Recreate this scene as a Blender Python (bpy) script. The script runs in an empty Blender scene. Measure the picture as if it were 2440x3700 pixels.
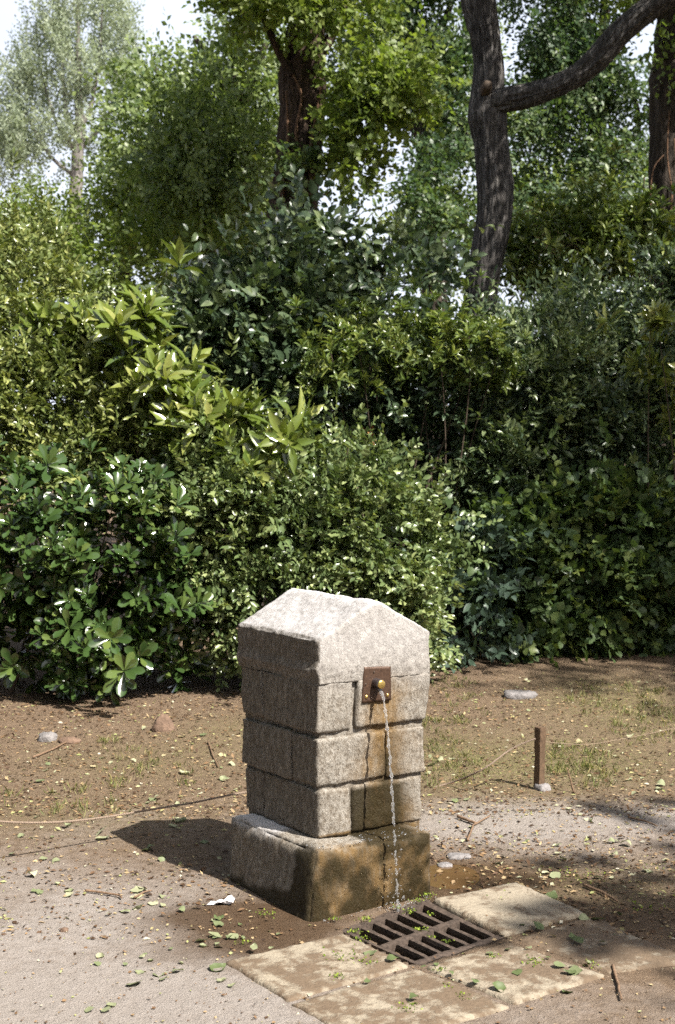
import bpy, math, random
import numpy as np
from mathutils import Matrix, Vector

# ------------------------------------------------------------------ camera, sky, sun, exposure
sc = bpy.context.scene
col = sc.collection
PITCH = math.radians(3.0)
CAM_Z = 1.6
cam = bpy.data.cameras.new('camera')
cam.sensor_fit = 'VERTICAL'; cam.sensor_height = 36.0; cam.sensor_width = 36.0; cam.lens = 50.0
cam.clip_start = 0.1; cam.clip_end = 2000.0
cam.dof.use_dof = True; cam.dof.focus_distance = 5.1; cam.dof.aperture_fstop = 6.3
camo = bpy.data.objects.new('camera', cam); col.objects.link(camo)
camo.location = (0, 0, CAM_Z); camo.rotation_euler = (math.pi/2 - PITCH, 0, 0)
sc.camera = camo

SUN_AZ = math.radians(133.0)      # clockwise from +Y
SUN_EL = math.radians(50.0)
world = bpy.data.worlds.new('World'); sc.world = world; world.use_nodes = True
wn = world.node_tree
sky = wn.nodes.new('ShaderNodeTexSky'); sky.sky_type = 'NISHITA'; sky.sun_disc = False
sky.sun_elevation = SUN_EL; sky.sun_rotation = SUN_AZ
sky.air_density = 1.0; sky.dust_density = 4.0; sky.ozone_density = 1.0
def _wn(t): return wn.nodes.new(t)
# thin bright cloud veil over the whole sky
_tc = _wn('ShaderNodeTexCoord'); _mp = _wn('ShaderNodeMapping'); _mp.inputs['Scale'].default_value = (1, 1, 2.2)
_no = _wn('ShaderNodeTexNoise'); _no.inputs['Scale'].default_value = 2.6; _no.inputs['Detail'].default_value = 5
_rp = _wn('ShaderNodeValToRGB'); _rp.color_ramp.elements[0].position = .34; _rp.color_ramp.elements[0].color = (.78, .78, .78, 1)
_rp.color_ramp.elements[1].position = .56; _rp.color_ramp.elements[1].color = (.95, .95, .95, 1)
_mx = _wn('ShaderNodeMix'); _mx.data_type = 'RGBA'; _mx.inputs[7].default_value = (9.6, 10.2, 11.8, 1)
wn.links.new(_tc.outputs['Generated'], _mp.inputs[0]); wn.links.new(_mp.outputs[0], _no.inputs['Vector']); wn.links.new(_no.outputs[0], _rp.inputs[0])
_sx = _wn('ShaderNodeSeparateXYZ'); wn.links.new(_tc.outputs['Generated'], _sx.inputs[0])     # the veil thickens with the length of the path through the air
_mr = _wn('ShaderNodeMapRange'); _mr.inputs[1].default_value = .08; _mr.inputs[2].default_value = .75; _mr.inputs[3].default_value = 1.0; _mr.inputs[4].default_value = .18
wn.links.new(_sx.outputs[2], _mr.inputs[0]); _mu = _wn('ShaderNodeMath'); _mu.operation = 'MULTIPLY'
wn.links.new(_rp.outputs[0], _mu.inputs[0]); wn.links.new(_mr.outputs[0], _mu.inputs[1]); wn.links.new(_mu.outputs[0], _mx.inputs[0]); wn.links.new(sky.outputs[0], _mx.inputs[6]); wn.links.new(_mx.outputs[2], wn.nodes['Background'].inputs[0])
wn.nodes['Background'].inputs[1].default_value = 0.06
sun = bpy.data.lights.new('sun', 'SUN'); sun.energy = 5.0; sun.angle = math.radians(0.5); sun.color = (1.0, 0.957, 0.885)
suno = bpy.data.objects.new('sun', sun); col.objects.link(suno)
suno.location = (6, -6, 10)
sd = Vector((math.sin(SUN_AZ)*math.cos(SUN_EL), math.cos(SUN_AZ)*math.cos(SUN_EL), math.sin(SUN_EL)))
suno.rotation_euler = sd.to_track_quat('Z', 'Y').to_euler()
vs = sc.view_settings
vs.view_transform = 'Standard'; vs.look = 'None'; vs.gamma = 1.0; vs.use_curve_mapping = False
vs.exposure = 1.2
sc.render.engine = 'CYCLES'
sc.cycles.max_bounces = 5; sc.cycles.diffuse_bounces = 1; sc.cycles.glossy_bounces = 2
sc.cycles.transmission_bounces = 5; sc.cycles.transparent_max_bounces = 4
sc.cycles.sample_clamp_indirect = 6.0
sc.cycles.use_light_tree = False
sc.cycles.use_denoising = False
sc.cycles.adaptive_threshold = 0.02

# ------------------------------------------------------------------ helpers
RS = np.random.RandomState(7)
FPX, CX, CY = 5139.0, 1220.0, 1850.0          # measured in photograph pixels
cp, sp = math.cos(PITCH), math.sin(PITCH)
def ray(x, y):
    a = (x-CX)/FPX; b = (CY-y)/FPX
    return np.array([a, cp+b*sp, -sp+b*cp])
def atz(x, y, z=0.0):
    d = ray(x, y); return np.array([0, 0, CAM_Z]) + d*((z-CAM_Z)/d[2])
def aty(x, y, Y):
    d = ray(x, y); return np.array([0, 0, CAM_Z]) + d*(Y/d[1])
def project(P):
    d = P-np.array([0, 0, CAM_Z])
    z = d[:, 1]*cp-d[:, 2]*sp; up = d[:, 1]*sp+d[:, 2]*cp
    z = np.where(z < .1, .1, z)
    return CX+FPX*d[:, 0]/z, CY-FPX*up/z, z

def tag(o, label=None, cat=None, group=None, kind=None):
    if label: o['label'] = label
    if cat: o['category'] = cat
    if group: o['group'] = group
    if kind: o['kind'] = kind
    return o
def empty(name, loc, label=None, cat=None, group=None):
    o = bpy.data.objects.new(name, None); col.objects.link(o); o.location = tuple(float(v) for v in loc)
    o.empty_display_size = .1
    return tag(o, label, cat, group)
def mesh_from(name, V, F, tone=None, smooth=True, attrs=None):
    """V (n,3), F (m,3) or (m,4) arrays or a python list of faces"""
    me = bpy.data.meshes.new(name)
    V = np.asarray(V, dtype=np.float32)
    if isinstance(F, np.ndarray):
        k = F.shape[1]; m = len(F)
        me.vertices.add(len(V)); me.vertices.foreach_set('co', V.ravel())
        me.loops.add(m*k); me.loops.foreach_set('vertex_index', F.astype(np.int32).ravel())
        me.polygons.add(m)
        me.polygons.foreach_set('loop_start', np.arange(0, m*k, k, dtype=np.int32))
        me.update(calc_edges=True)
    else:
        me.from_pydata([tuple(map(float, v)) for v in V], [], F); me.update()
    if tone is not None:
        a = me.attributes.new('tone', 'FLOAT', 'POINT'); a.data.foreach_set('value', np.asarray(tone, dtype=np.float32))
    for k_, v_ in (attrs or {}).items():
        a = me.attributes.new(k_, 'FLOAT', 'POINT'); a.data.foreach_set('value', np.asarray(v_, dtype=np.float32))
    me.polygons.foreach_set('use_smooth', np.full(len(me.polygons), smooth))
    return me
def obj(name, me, mat=None, parent=None, loc=None):
    o = bpy.data.objects.new(name, me); col.objects.link(o)
    if mat and not me.materials: me.materials.append(mat)
    if parent: o.parent = parent
    if loc is not None: o.location = tuple(float(v) for v in loc)
    return o

# vectorised value noise
_perm = np.random.RandomState(3).rand(4096).astype(np.float64)
def _h(i, j, k):
    return _perm[(i*73856093 ^ j*19349663 ^ k*83492791) & 4095]
def vnoise(P):
    P = np.asarray(P, float); I = np.floor(P).astype(np.int64); f = P-I; f = f*f*(3-2*f)
    x, y, z = I[..., 0], I[..., 1], I[..., 2]; fx, fy, fz = f[..., 0], f[..., 1], f[..., 2]
    def L(a, b, t): return a+(b-a)*t
    return L(L(L(_h(x, y, z), _h(x+1, y, z), fx), L(_h(x, y+1, z), _h(x+1, y+1, z), fx), fy),
             L(L(_h(x, y, z+1), _h(x+1, y, z+1), fx), L(_h(x, y+1, z+1), _h(x+1, y+1, z+1), fx), fy), fz)*2-1
def fbm(P, s=1.0, oct=4):
    P = np.asarray(P, float)*s; r = 0; a = 1.0; t = 0
    for _ in range(oct):
        r = r+a*vnoise(P); t += a; a *= .5; P = P*2.03+17.3
    return r/t
def norm(v): return v/np.maximum(np.linalg.norm(v, axis=-1, keepdims=True), 1e-9)

# ------------------------------------------------------------------ materials
def mat_base(name):
    m = bpy.data.materials.new(name); m.use_nodes = True
    nt = m.node_tree; nt.nodes.clear()
    out = nt.nodes.new('ShaderNodeOutputMaterial'); b = nt.nodes.new('ShaderNodeBsdfPrincipled')
    nt.links.new(b.outputs[0], out.inputs[0])
    return m, nt, b, out
def N(nt, t, **kw):
    n = nt.nodes.new(t)
    for k, v in kw.items():
        if k in n.inputs: n.inputs[k].default_value = v
        else: setattr(n, k, v)
    return n
def attr(nt, name): return N(nt, 'ShaderNodeAttribute', attribute_name=name).outputs['Fac']
def ramp(nt, fac, stops):
    r = nt.nodes.new('ShaderNodeValToRGB'); e = r.color_ramp.elements
    while len(e) < len(stops): e.new(.5)
    for i, (p, c) in enumerate(stops): e[i].position = p; e[i].color = (*c, 1)
    nt.links.new(fac, r.inputs[0]); return r.outputs[0]
def noise(nt, scale, detail=4, rough=.55, vec=None, stretch=None, dist=0):
    n = N(nt, 'ShaderNodeTexNoise'); n.inputs['Scale'].default_value = scale; n.inputs['Detail'].default_value = detail
    n.inputs['Roughness'].default_value = rough; n.inputs['Distortion'].default_value = dist
    if vec is None: vec = N(nt, 'ShaderNodeTexCoord').outputs['Object']
    if stretch:
        mp = N(nt, 'ShaderNodeMapping'); mp.inputs['Scale'].default_value = stretch; nt.links.new(vec, mp.inputs[0]); vec = mp.outputs[0]
    nt.links.new(vec, n.inputs['Vector']); return n.outputs['Fac']
def mixc(nt, fac, a, b, mode='MIX'):
    m = N(nt, 'ShaderNodeMix', data_type='RGBA', blend_type=mode)
    for i, v in ((0, fac), (6, a), (7, b)):
        if hasattr(v, 'is_linked') or isinstance(v, bpy.types.NodeSocket): nt.links.new(v, m.inputs[i])
        elif i == 0: m.inputs[0].default_value = v
        else: m.inputs[i].default_value = (*v, 1)
    return m.outputs[2]
def math_(nt, op, a, b=None, c=None, clamp=False):
    m = N(nt, 'ShaderNodeMath', operation=op); m.use_clamp = clamp
    for i, v in enumerate((a, b, c)):
        if v is None: continue
        if isinstance(v, bpy.types.NodeSocket): nt.links.new(v, m.inputs[i])
        else: m.inputs[i].default_value = v
    return m.outputs[0]
def bump(nt, b, h, strength=.5, dist=.01):
    n = N(nt, 'ShaderNodeBump'); n.inputs['Strength'].default_value = strength; n.inputs['Distance'].default_value = dist
    nt.links.new(h, n.inputs['Height']); nt.links.new(n.outputs[0], b.inputs['Normal'])

def leaf_mat(name, stops, trans=.3, rough=.38, spec=.5, tcol=None):
    m, nt, b, out = mat_base(name)
    t = attr(nt, 'tone')
    c = ramp(nt, t, stops)
    nt.links.new(c, b.inputs['Base Color']); b.inputs['Roughness'].default_value = rough
    b.inputs['Specular IOR Level'].default_value = spec
    tr = N(nt, 'ShaderNodeBsdfTranslucent')
    tc = mixc(nt, 1.0, c, tcol or (1.5, 1.6, .7), 'MULTIPLY')
    nt.links.new(tc, tr.inputs[0])
    mx = N(nt, 'ShaderNodeMixShader'); mx.inputs[0].default_value = trans
    nt.links.new(b.outputs[0], mx.inputs[1]); nt.links.new(tr.outputs[0], mx.inputs[2]); nt.links.new(mx.outputs[0], out.inputs[0])
    return m
M = {}
M['gloss'] = leaf_mat('glossy_leaf', [(0, (.025, .05, .016)), (.55, (.045, .082, .022)), (1, (.12, .155, .038))], .10, .16, .8)
M['small'] = leaf_mat('small_leaf', [(0, (.05, .075, .024)), (.5, (.13, .165, .05)), (1, (.38, .39, .13))], .18, .3, .5)
M['smallb'] = leaf_mat('privet_leaf', [(0, (.045, .075, .03)), (.5, (.115, .16, .06)), (1, (.36, .40, .17))], .18, .3, .5)
M['aucuba'] = leaf_mat('spotted_laurel_leaf', [(0, (.06, .10, .02)), (.45, (.14, .18, .035)), (1, (.36, .35, .12))], .18, .2, .8)
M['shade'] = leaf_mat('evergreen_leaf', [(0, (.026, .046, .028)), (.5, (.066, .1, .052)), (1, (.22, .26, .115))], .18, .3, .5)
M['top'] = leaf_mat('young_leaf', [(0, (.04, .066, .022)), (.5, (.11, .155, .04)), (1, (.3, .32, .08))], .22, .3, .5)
M['blue'] = leaf_mat('bluish_leaf', [(0, (.035, .06, .04)), (1, (.075, .11, .075))], .12, .3, .6)
M['ivy'] = leaf_mat('ivy_leaf', [(0, (.045, .08, .035)), (.6, (.09, .135, .05)), (1, (.22, .25, .06))], .25, .4, .45)
M['tree'] = leaf_mat('tree_leaf', [(0, (.024, .048, .025)), (.5, (.052, .09, .038)), (1, (.19, .24, .085))], .35, .42, .4)
M['lime'] = leaf_mat('lime_tree_leaf', [(0, (.07, .11, .03)), (.5, (.13, .18, .042)), (1, (.26, .3, .07))], .4, .45, .4)
M['poplar'] = leaf_mat('hazed_poplar_leaf', [(0, (.2, .24, .16)), (.5, (.3, .35, .24)), (1, (.42, .46, .33))], .4, .5, .4, (1.2, 1.25, .9))  # leaf colour made paler to stand in for haze before the tree
M['dead'] = leaf_mat('dead_leaf', [(0, (.14, .05, .018)), (.5, (.26, .11, .03)), (1, (.42, .24, .09))], .25, .6, .3, (1.2, 1, .7))
M['fallen'] = leaf_mat('fallen_leaf', [(0, (.07, .10, .03)), (.2, (.16, .185, .09)), (.4, (.28, .29, .17)), (.7, (.42, .41, .26)), (.85, (.42, .34, .19)), (1, (.25, .14, .06))], .15, .55, .35, (1, 1, .8))
M['litter'] = leaf_mat('litter_chip', [(0, (.035, .02, .012)), (.35, (.1, .055, .028)), (.6, (.2, .12, .06)), (.82, (.36, .27, .15)), (.93, (.24, .26, .09)), (1, (.5, .46, .36))], .05, .7, .3, (1, 1, .8))
M['grass'] = leaf_mat('grass_blade', [(0, (.09, .11, .03)), (.5, (.17, .18, .06)), (1, (.36, .3, .14))], .25, .5, .3)
M['moss'] = leaf_mat('moss', [(0, (.05, .08, .012)), (.6, (.13, .18, .02)), (1, (.26, .32, .05))], .15, .8, .2)

def bark_mat(name, dark, mid, light, scale=1.0, bmp=1.0):
    m, nt, b, out = mat_base(name)
    n1 = noise(nt, 34*scale, 6, .65, stretch=(1, 1, .11), dist=.5)
    n2 = noise(nt, 5*scale, 4, .6)
    n3 = noise(nt, 90*scale, 3, .6, stretch=(1, 1, .3))
    h = math_(nt, 'ADD', math_(nt, 'MULTIPLY', n1, .75), math_(nt, 'MULTIPLY', n3, .25))
    c = ramp(nt, h, [(.36, dark), (.5, mid), (.64, light)])
    c = mixc(nt, math_(nt, 'MULTIPLY', n2, .5), c, mid)
    at = math_(nt, 'ADD', math_(nt, 'MULTIPLY', attr(nt, 'ridge'), .75), .45)
    c = mixc(nt, 1.0, c, (1, 1, 1), 'MULTIPLY')
    nt.links.new(c, b.inputs['Base Color']); b.inputs['Roughness'].default_value = .9; b.inputs['Specular IOR Level'].default_value = .2
    bump(nt, b, h, 1.0*bmp, .03)
    return m
M['bark'] = bark_mat('grey_bark', (.012, .011, .010), (.062, .056, .052), (.24, .225, .21))
M['redbark'] = bark_mat('reddish_bark', (.012, .009, .007), (.05, .034, .025), (.16, .105, .072), .8)
M['darkbark'] = bark_mat('dark_bark', (.015, .012, .01), (.05, .04, .032), (.12, .095, .075), .9)
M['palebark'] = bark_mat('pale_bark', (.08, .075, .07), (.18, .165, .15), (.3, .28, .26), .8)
def plain(name, c, rough=.7, metal=0, spec=.4, n_scale=40, var=.5, bmp=.3, bd=.004):
    m, nt, b, out = mat_base(name)
    n1 = noise(nt, n_scale, 5, .6); c2 = tuple(v*(1-var) for v in c); c3 = tuple(min(1, v*(1+var)) for v in c)
    nt.links.new(ramp(nt, n1, [(.3, c2), (.5, c), (.7, c3)]), b.inputs['Base Color'])
    b.inputs['Roughness'].default_value = rough; b.inputs['Metallic'].default_value = metal; b.inputs['Specular IOR Level'].default_value = spec
    bump(nt, b, noise(nt, n_scale*2.5, 4, .6), bmp, bd)
    return m
M['stem'] = plain('brown_stem', (.07, .05, .035), .85)
M['vine'] = plain('reddish_vine', (.12, .065, .035), .85)
M['iron'] = plain('rusty_iron', (.065, .047, .036), .75, .0, .35, 60, .55, .5)
M['plate'] = plain('rusty_plate', (.075, .042, .026), .5, .35, .5, 120, .35, .4, .002)
M['steel'] = plain('dark_steel', (.16, .15, .16), .3, .9, .5, 60, .2, .1)
M['brass'] = plain('worn_brass', (.62, .43, .14), .32, .85, .5, 90, .25, .15)
M['post'] = plain('rusty_brown_post', (.1, .063, .037), .75, 0, .3, 50, .35, .4)
M['rope'] = plain('pale_rope', (.24, .18, .135), .9, 0, .2, 300, .4, .5)
M['wire'] = plain('dull_wire', (.2, .15, .1), .8, 0, .3, 300, .3, .3)
M['rock'] = plain('grey_rock', (.2, .185, .18), .85, 0, .3, 30, .35, .8, .01)
M['rockb'] = plain('brown_rock', (.15, .098, .068), .9, 0, .3, 30, .35, .8, .01)
M['paper'] = plain('white_paper', (.8, .79, .8), .7, 0, .3, 20, .05, .2)
M['twig'] = plain('dry_twig', (.17, .11, .07), .85, 0, .2, 80, .4, .4)
M['pit'] = plain('drain_pit', (.03, .024, .018), .95, 0, .2, 20, .4, .3)

def stone_mat():
    m, nt, b, out = mat_base('weathered_stone')
    stain, wet, grime, pale = attr(nt, 'stain'), attr(nt, 'wet'), attr(nt, 'grime'), attr(nt, 'pale')
    n_lo = noise(nt, 12, 5, .6); n_mid = noise(nt, 62, 6, .72, stretch=(1, 1, .6)); n_hi = noise(nt, 210, 4, .7, stretch=(1, 1, .55))
    streak = noise(nt, 70, 5, .65, stretch=(1, 1, .22))
    c = ramp(nt, n_mid, [(.3, (.09, .066, .045)), (.42, (.2, .17, .135)), (.54, (.36, .33, .285)), (.75, (.47, .44, .395))])
    c = mixc(nt, math_(nt, 'MULTIPLY', n_lo, .45), c, (.27, .24, .2))
    pits = math_(nt, 'LESS_THAN', n_hi, .43)
    c = mixc(nt, math_(nt, 'MULTIPLY', pits, .7), c, (.10, .075, .052))
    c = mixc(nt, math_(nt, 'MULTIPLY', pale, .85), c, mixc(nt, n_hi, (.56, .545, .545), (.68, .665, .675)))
    # grime: black crust in drips
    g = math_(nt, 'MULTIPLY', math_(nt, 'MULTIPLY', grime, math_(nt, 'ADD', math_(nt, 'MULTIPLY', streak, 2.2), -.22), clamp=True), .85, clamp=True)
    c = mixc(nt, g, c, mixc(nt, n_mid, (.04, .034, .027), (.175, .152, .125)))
    # ochre iron stain below the spout
    s = math_(nt, 'MULTIPLY', stain, math_(nt, 'ADD', math_(nt, 'MULTIPLY', streak, 1.3), .25), clamp=True)
    c = mixc(nt, math_(nt, 'MULTIPLY', s, .9), c, mixc(nt, n_mid, (.10, .052, .014), (.25, .155, .055)))
    w = math_(nt, 'MULTIPLY', wet, math_(nt, 'ADD', math_(nt, 'MULTIPLY', n_mid, 1.5), .3), clamp=True)
    c = mixc(nt, math_(nt, 'MULTIPLY', w, .95), c, mixc(nt, n_mid, (.005, .004, .002), (.042, .031, .011)))
    nt.links.new(c, b.inputs['Base Color'])
    r = math_(nt, 'SUBTRACT', .92, math_(nt, 'MULTIPLY', wet, .42)); nt.links.new(r, b.inputs['Roughness'])
    b.inputs['Specular IOR Level'].default_value = .14
    h = math_(nt, 'ADD', math_(nt, 'MULTIPLY', n_mid, .6), math_(nt, 'MULTIPLY', n_hi, .4))
    hp = math_(nt, 'MULTIPLY', h, math_(nt, 'SUBTRACT', 1.0, math_(nt, 'MULTIPLY', pale, .6)))
    bump(nt, b, hp, 1.0, .012)
    return m
M['stone'] = stone_mat()
M['mortar'] = plain('grey_mortar', (.22, .19, .16), .95, 0, .2, 60, .4, .7, .006)

def slab_mat():
    m, nt, b, out = mat_base('dirty_concrete_paving')
    n1 = noise(nt, 7, 6, .62); n2 = noise(nt, 60, 5, .65); dirt = attr(nt, 'dirt')
    c = mixc(nt, n2, (.2, .165, .12), (.36, .31, .235))
    n3 = noise(nt, 24, 5, .65)
    d = math_(nt, 'ADD', math_(nt, 'ADD', math_(nt, 'MULTIPLY', math_(nt, 'SUBTRACT', n1, .5), 5.0), math_(nt, 'MULTIPLY', math_(nt, 'SUBTRACT', n3, .5), 4.5)), math_(nt, 'ADD', dirt, math_(nt, 'MULTIPLY', math_(nt, 'SUBTRACT', n2, .5), 2.0)), clamp=True)
    c = mixc(nt, math_(nt, 'MULTIPLY', d, .92), c, mixc(nt, n2, (.07, .046, .028), (.17, .118, .075)))
    nt.links.new(c, b.inputs['Base Color']); b.inputs['Roughness'].default_value = .85; b.inputs['Specular IOR Level'].default_value = .3
    bump(nt, b, math_(nt, 'ADD', n2, math_(nt, 'MULTIPLY', d, .3)), .6, .01)
    return m
M['slab'] = slab_mat()

def ground_mat():
    m, nt, b, out = mat_base('bare_earth')
    sand, wet, green = attr(nt, 'sand'), attr(nt, 'wet'), attr(nt, 'green')
    n1 = noise(nt, 1.7, 5, .6); n2 = noise(nt, 22, 6, .68); n3 = noise(nt, 140, 4, .7); n4 = noise(nt, 60, 3, .6)
    earth = mixc(nt, n2, (.078, .053, .034), (.215, .152, .102))
    earth = mixc(nt, math_(nt, 'GREATER_THAN', n3, .62), earth, (.33, .25, .17))
    earth = mixc(nt, math_(nt, 'LESS_THAN', n3, .36), earth, (.045, .027, .016))
    pale = mixc(nt, n2, (.2, .168, .142), (.345, .308, .28))
    pale = mixc(nt, math_(nt, 'MULTIPLY', math_(nt, 'LESS_THAN', n3, .38), .25), pale, (.12, .09, .066))
    s = math_(nt, 'ADD', math_(nt, 'MULTIPLY', math_(nt, 'SUBTRACT', n1, .5), 1.3), math_(nt, 'ADD', sand, math_(nt, 'MULTIPLY', math_(nt, 'SUBTRACT', n2, .5), .8)), clamp=True)
    c = mixc(nt, s, earth, pale)
    gg = math_(nt, 'MULTIPLY', green, math_(nt, 'ADD', math_(nt, 'MULTIPLY', n4, 3.0), -1.1), clamp=True)
    c = mixc(nt, math_(nt, 'MULTIPLY', gg, .7), c, (.13, .15, .035))
    c = mixc(nt, math_(nt, 'MULTIPLY', wet, .85), c, mixc(nt, n2, (.04, .021, .009), (.085, .05, .024)))
    nt.links.new(c, b.inputs['Base Color'])
    nt.links.new(math_(nt, 'SUBTRACT', .95, math_(nt, 'MULTIPLY', wet, .35)), b.inputs['Roughness']); b.inputs['Specular IOR Level'].default_value = .15
    bump(nt, b, math_(nt, 'ADD', n2, math_(nt, 'MULTIPLY', n3, .7)), .75, .02)
    return m
M['ground'] = ground_mat()
def water_mat(name, rough=.02, trans=.9):
    m, nt, b, out = mat_base(name)
    b.inputs['Base Color'].default_value = (.96, .98, 1, 1); b.inputs['Roughness'].default_value = rough
    b.inputs['Transmission Weight'].default_value = trans; b.inputs['IOR'].default_value = 1.33
    return m
M['water'] = water_mat('clear_water')
def puddle_mat():
    m, nt, b, out = mat_base('muddy_water')
    b.inputs['Base Color'].default_value = (.1, .058, .026, 1); b.inputs['Roughness'].default_value = .06; b.inputs['Specular IOR Level'].default_value = .5
    bump(nt, b, noise(nt, 30, 2), .05, .01)
    return m
M['puddle'] = puddle_mat()

# ------------------------------------------------------------------ ground
gr_q = [atz(1540, 3254, 0), atz(1815, 3382, 0), atz(1510, 3476, 0), atz(1256, 3362, 0)]   # grate corners: back right, front right, front left, back left
gr_c = sum(gr_q)/4
def inside_quad(x, y, q, grow=1.0):
    c = sum(q)/4; ok = np.ones_like(x, bool); sgn = None
    for i in range(4):
        a = c+(q[i]-c)*grow; b = c+(q[(i+1) % 4]-c)*grow
        cr = (b[0]-a[0])*(y-a[1])-(b[1]-a[1])*(x-a[0])
        cc = (b[0]-a[0])*(c[1]-a[1])-(b[1]-a[1])*(c[0]-a[0])
        ok &= (cr*cc > 0)
    return ok
def blob(x, y, px, py, rx, ry, k=1.0):
    p = atz(px, py, 0); e = ((x-p[0])/rx)**2+((y-p[1])/ry)**2
    return k*np.exp(-e)
def ground_h(x, y):
    P = np.stack([x, y, np.zeros_like(x)], -1)
    h = .012*fbm(P, 1.6, 3)+.007*fbm(P, 9, 3)*(np.clip((y-5.2)/1.0, .25, 1))
    h += .10*np.clip((y-7.0)/3.0, 0, 1)**1.5
    p = atz(1340, 3330); d = np.hypot(x-p[0], y-p[1]); h *= np.clip((d-.25)/.8, .35, 1)
    p = atz(1630, 3160); h -= .016*np.exp(-((x-p[0])/.16)**2-((y-p[1])/.2)**2)
    return h
def build_ground():
    def axis(lo, hi, step, far):
        a = list(np.arange(lo, hi+1e-6, step)); s = step
        while a[-1] < far: s *= 1.35; a.append(a[-1]+s)
        s = step; L = []; v = lo
        while v > -far: s *= 1.35; v -= s; L.append(v)
        return np.array(L[::-1]+a)
    xs = axis(-2.6, 2.9, .022, 400); ys = axis(3.3, 10.6, .022, 500)
    X, Y = np.meshgrid(xs, ys); x = X.ravel(); y = Y.ravel()
    z = ground_h(x, y)
    z = np.where(np.hypot(x, y) > 60, 0.1, z)
    hole = inside_quad(x, y, gr_q, 1.07); z = np.where(hole, -.22, z)
    sand = np.full_like(x, -.15)
    for b_ in ((150, 3450, .75, .75, 1.1), (500, 3690, .7, .4, .75), (0, 3150, .5, .5, .45), (2000, 2950, 1.3, .33, .95), (1750, 3020, .5, .3, .5), (2440, 3060, .8, .4, .45), (700, 3230, .35, .25, .3), (1500, 3700, 1.4, .25, .25), (2300, 3650, .5, .3, .35)):
        sand += blob(x, y, *b_)
    sand -= .3*np.clip((y-6.6)/.6, 0, 1)
    wet = np.zeros_like(x)
    for b_ in ((980, 3340, .24, .2, 1.5), (800, 3310, .24, .14, 1.1), (1650, 3180, .25, .28, 1.2), (2250, 3330, .35, .14, .6), (900, 3430, .28, .12, .8), (1950, 3170, .3, .16, .5)):
        wet += blob(x, y, *b_)
    wet = np.clip(wet+.25*fbm(np.stack([x, y, 0*x], -1), 11, 3), 0, 1)*(wet > .06)
    green = np.zeros_like(x)
    for b_ in ((1650, 2750, .45, .7, .9), (2150, 2760, .5, .5, .8), (2250, 2560, .5, .8, .9), (560, 2750, .6, .5, .45), (250, 2950, .6, .3, .35), (2050, 3200, .5, .3, .4), (860, 2640, .3, .4, .5)):
        green += blob(x, y, *b_)
    V = np.stack([x, y, z], -1)
    nx = len(xs); ny = len(ys)
    i, j = np.meshgrid(np.arange(nx-1), np.arange(ny-1)); a = (j*nx+i).ravel()
    F = np.stack([a, a+1, a+1+nx, a+nx], -1)
    o = obj('ground', mesh_from('ground', V, F, attrs={'sand': sand, 'wet': wet, 'green': np.clip(green, 0, 1)}), M['ground'])
    tag(o, kind='structure')
build_ground()
def gz(x, y): return float(ground_h(np.array([float(x)]), np.array([float(y)]))[0])

# ------------------------------------------------------------------ generic solids
def box_grid(quadB, quadT, nu, nv, nw):
    """closed box surface grid between bottom quad and top quad (each 4 x 3, ordered), returns V, F, UVW in 0..1"""
    V = []; F = []; U = []; idx = {}
    def pt(i, j, k):
        key = (i, j, k)
        if key in idx: return idx[key]
        u, v, w = i/nu, j/nv, k/nw
        b = (quadB[0]*(1-u)+quadB[1]*u)*(1-v)+(quadB[3]*(1-u)+quadB[2]*u)*v
        t = (quadT[0]*(1-u)+quadT[1]*u)*(1-v)+(quadT[3]*(1-u)+quadT[2]*u)*v
        V.append(b*(1-w)+t*w); U.append((u, v, w)); idx[key] = len(V)-1
        return idx[key]
    for i in range(nu):
        for k in range(nw):
            F.append((pt(i, 0, k), pt(i+1, 0, k), pt(i+1, 0, k+1), pt(i, 0, k+1)))
            F.append((pt(i+1, nv, k), pt(i, nv, k), pt(i, nv, k+1), pt(i+1, nv, k+1)))
    for j in range(nv):
        for k in range(nw):
            F.append((pt(nu, j, k), pt(nu, j+1, k), pt(nu, j+1, k+1), pt(nu, j, k+1)))
            F.append((pt(0, j+1, k), pt(0, j, k), pt(0, j, k+1), pt(0, j+1, k+1)))
    for i in range(nu):
        for j in range(nv):
            F.append((pt(i, j, nw), pt(i+1, j, nw), pt(i+1, j+1, nw), pt(i, j+1, nw)))
            F.append((pt(i, j+1, 0), pt(i+1, j+1, 0), pt(i+1, j, 0), pt(i, j, 0)))
    return np.array(V), np.array(F), np.array(U)
def vert_normals(V, F):
    n = np.zeros_like(V); a = V[F[:, 0]]; b = V[F[:, 1]]; c = V[F[:, 2]]; d = V[F[:, 3]] if F.shape[1] == 4 else c
    fn = np.cross(c-a, d-b) if F.shape[1] == 4 else np.cross(b-a, c-a)
    for k in range(F.shape[1]): np.add.at(n, F[:, k], fn)
    return norm(n)
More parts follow.
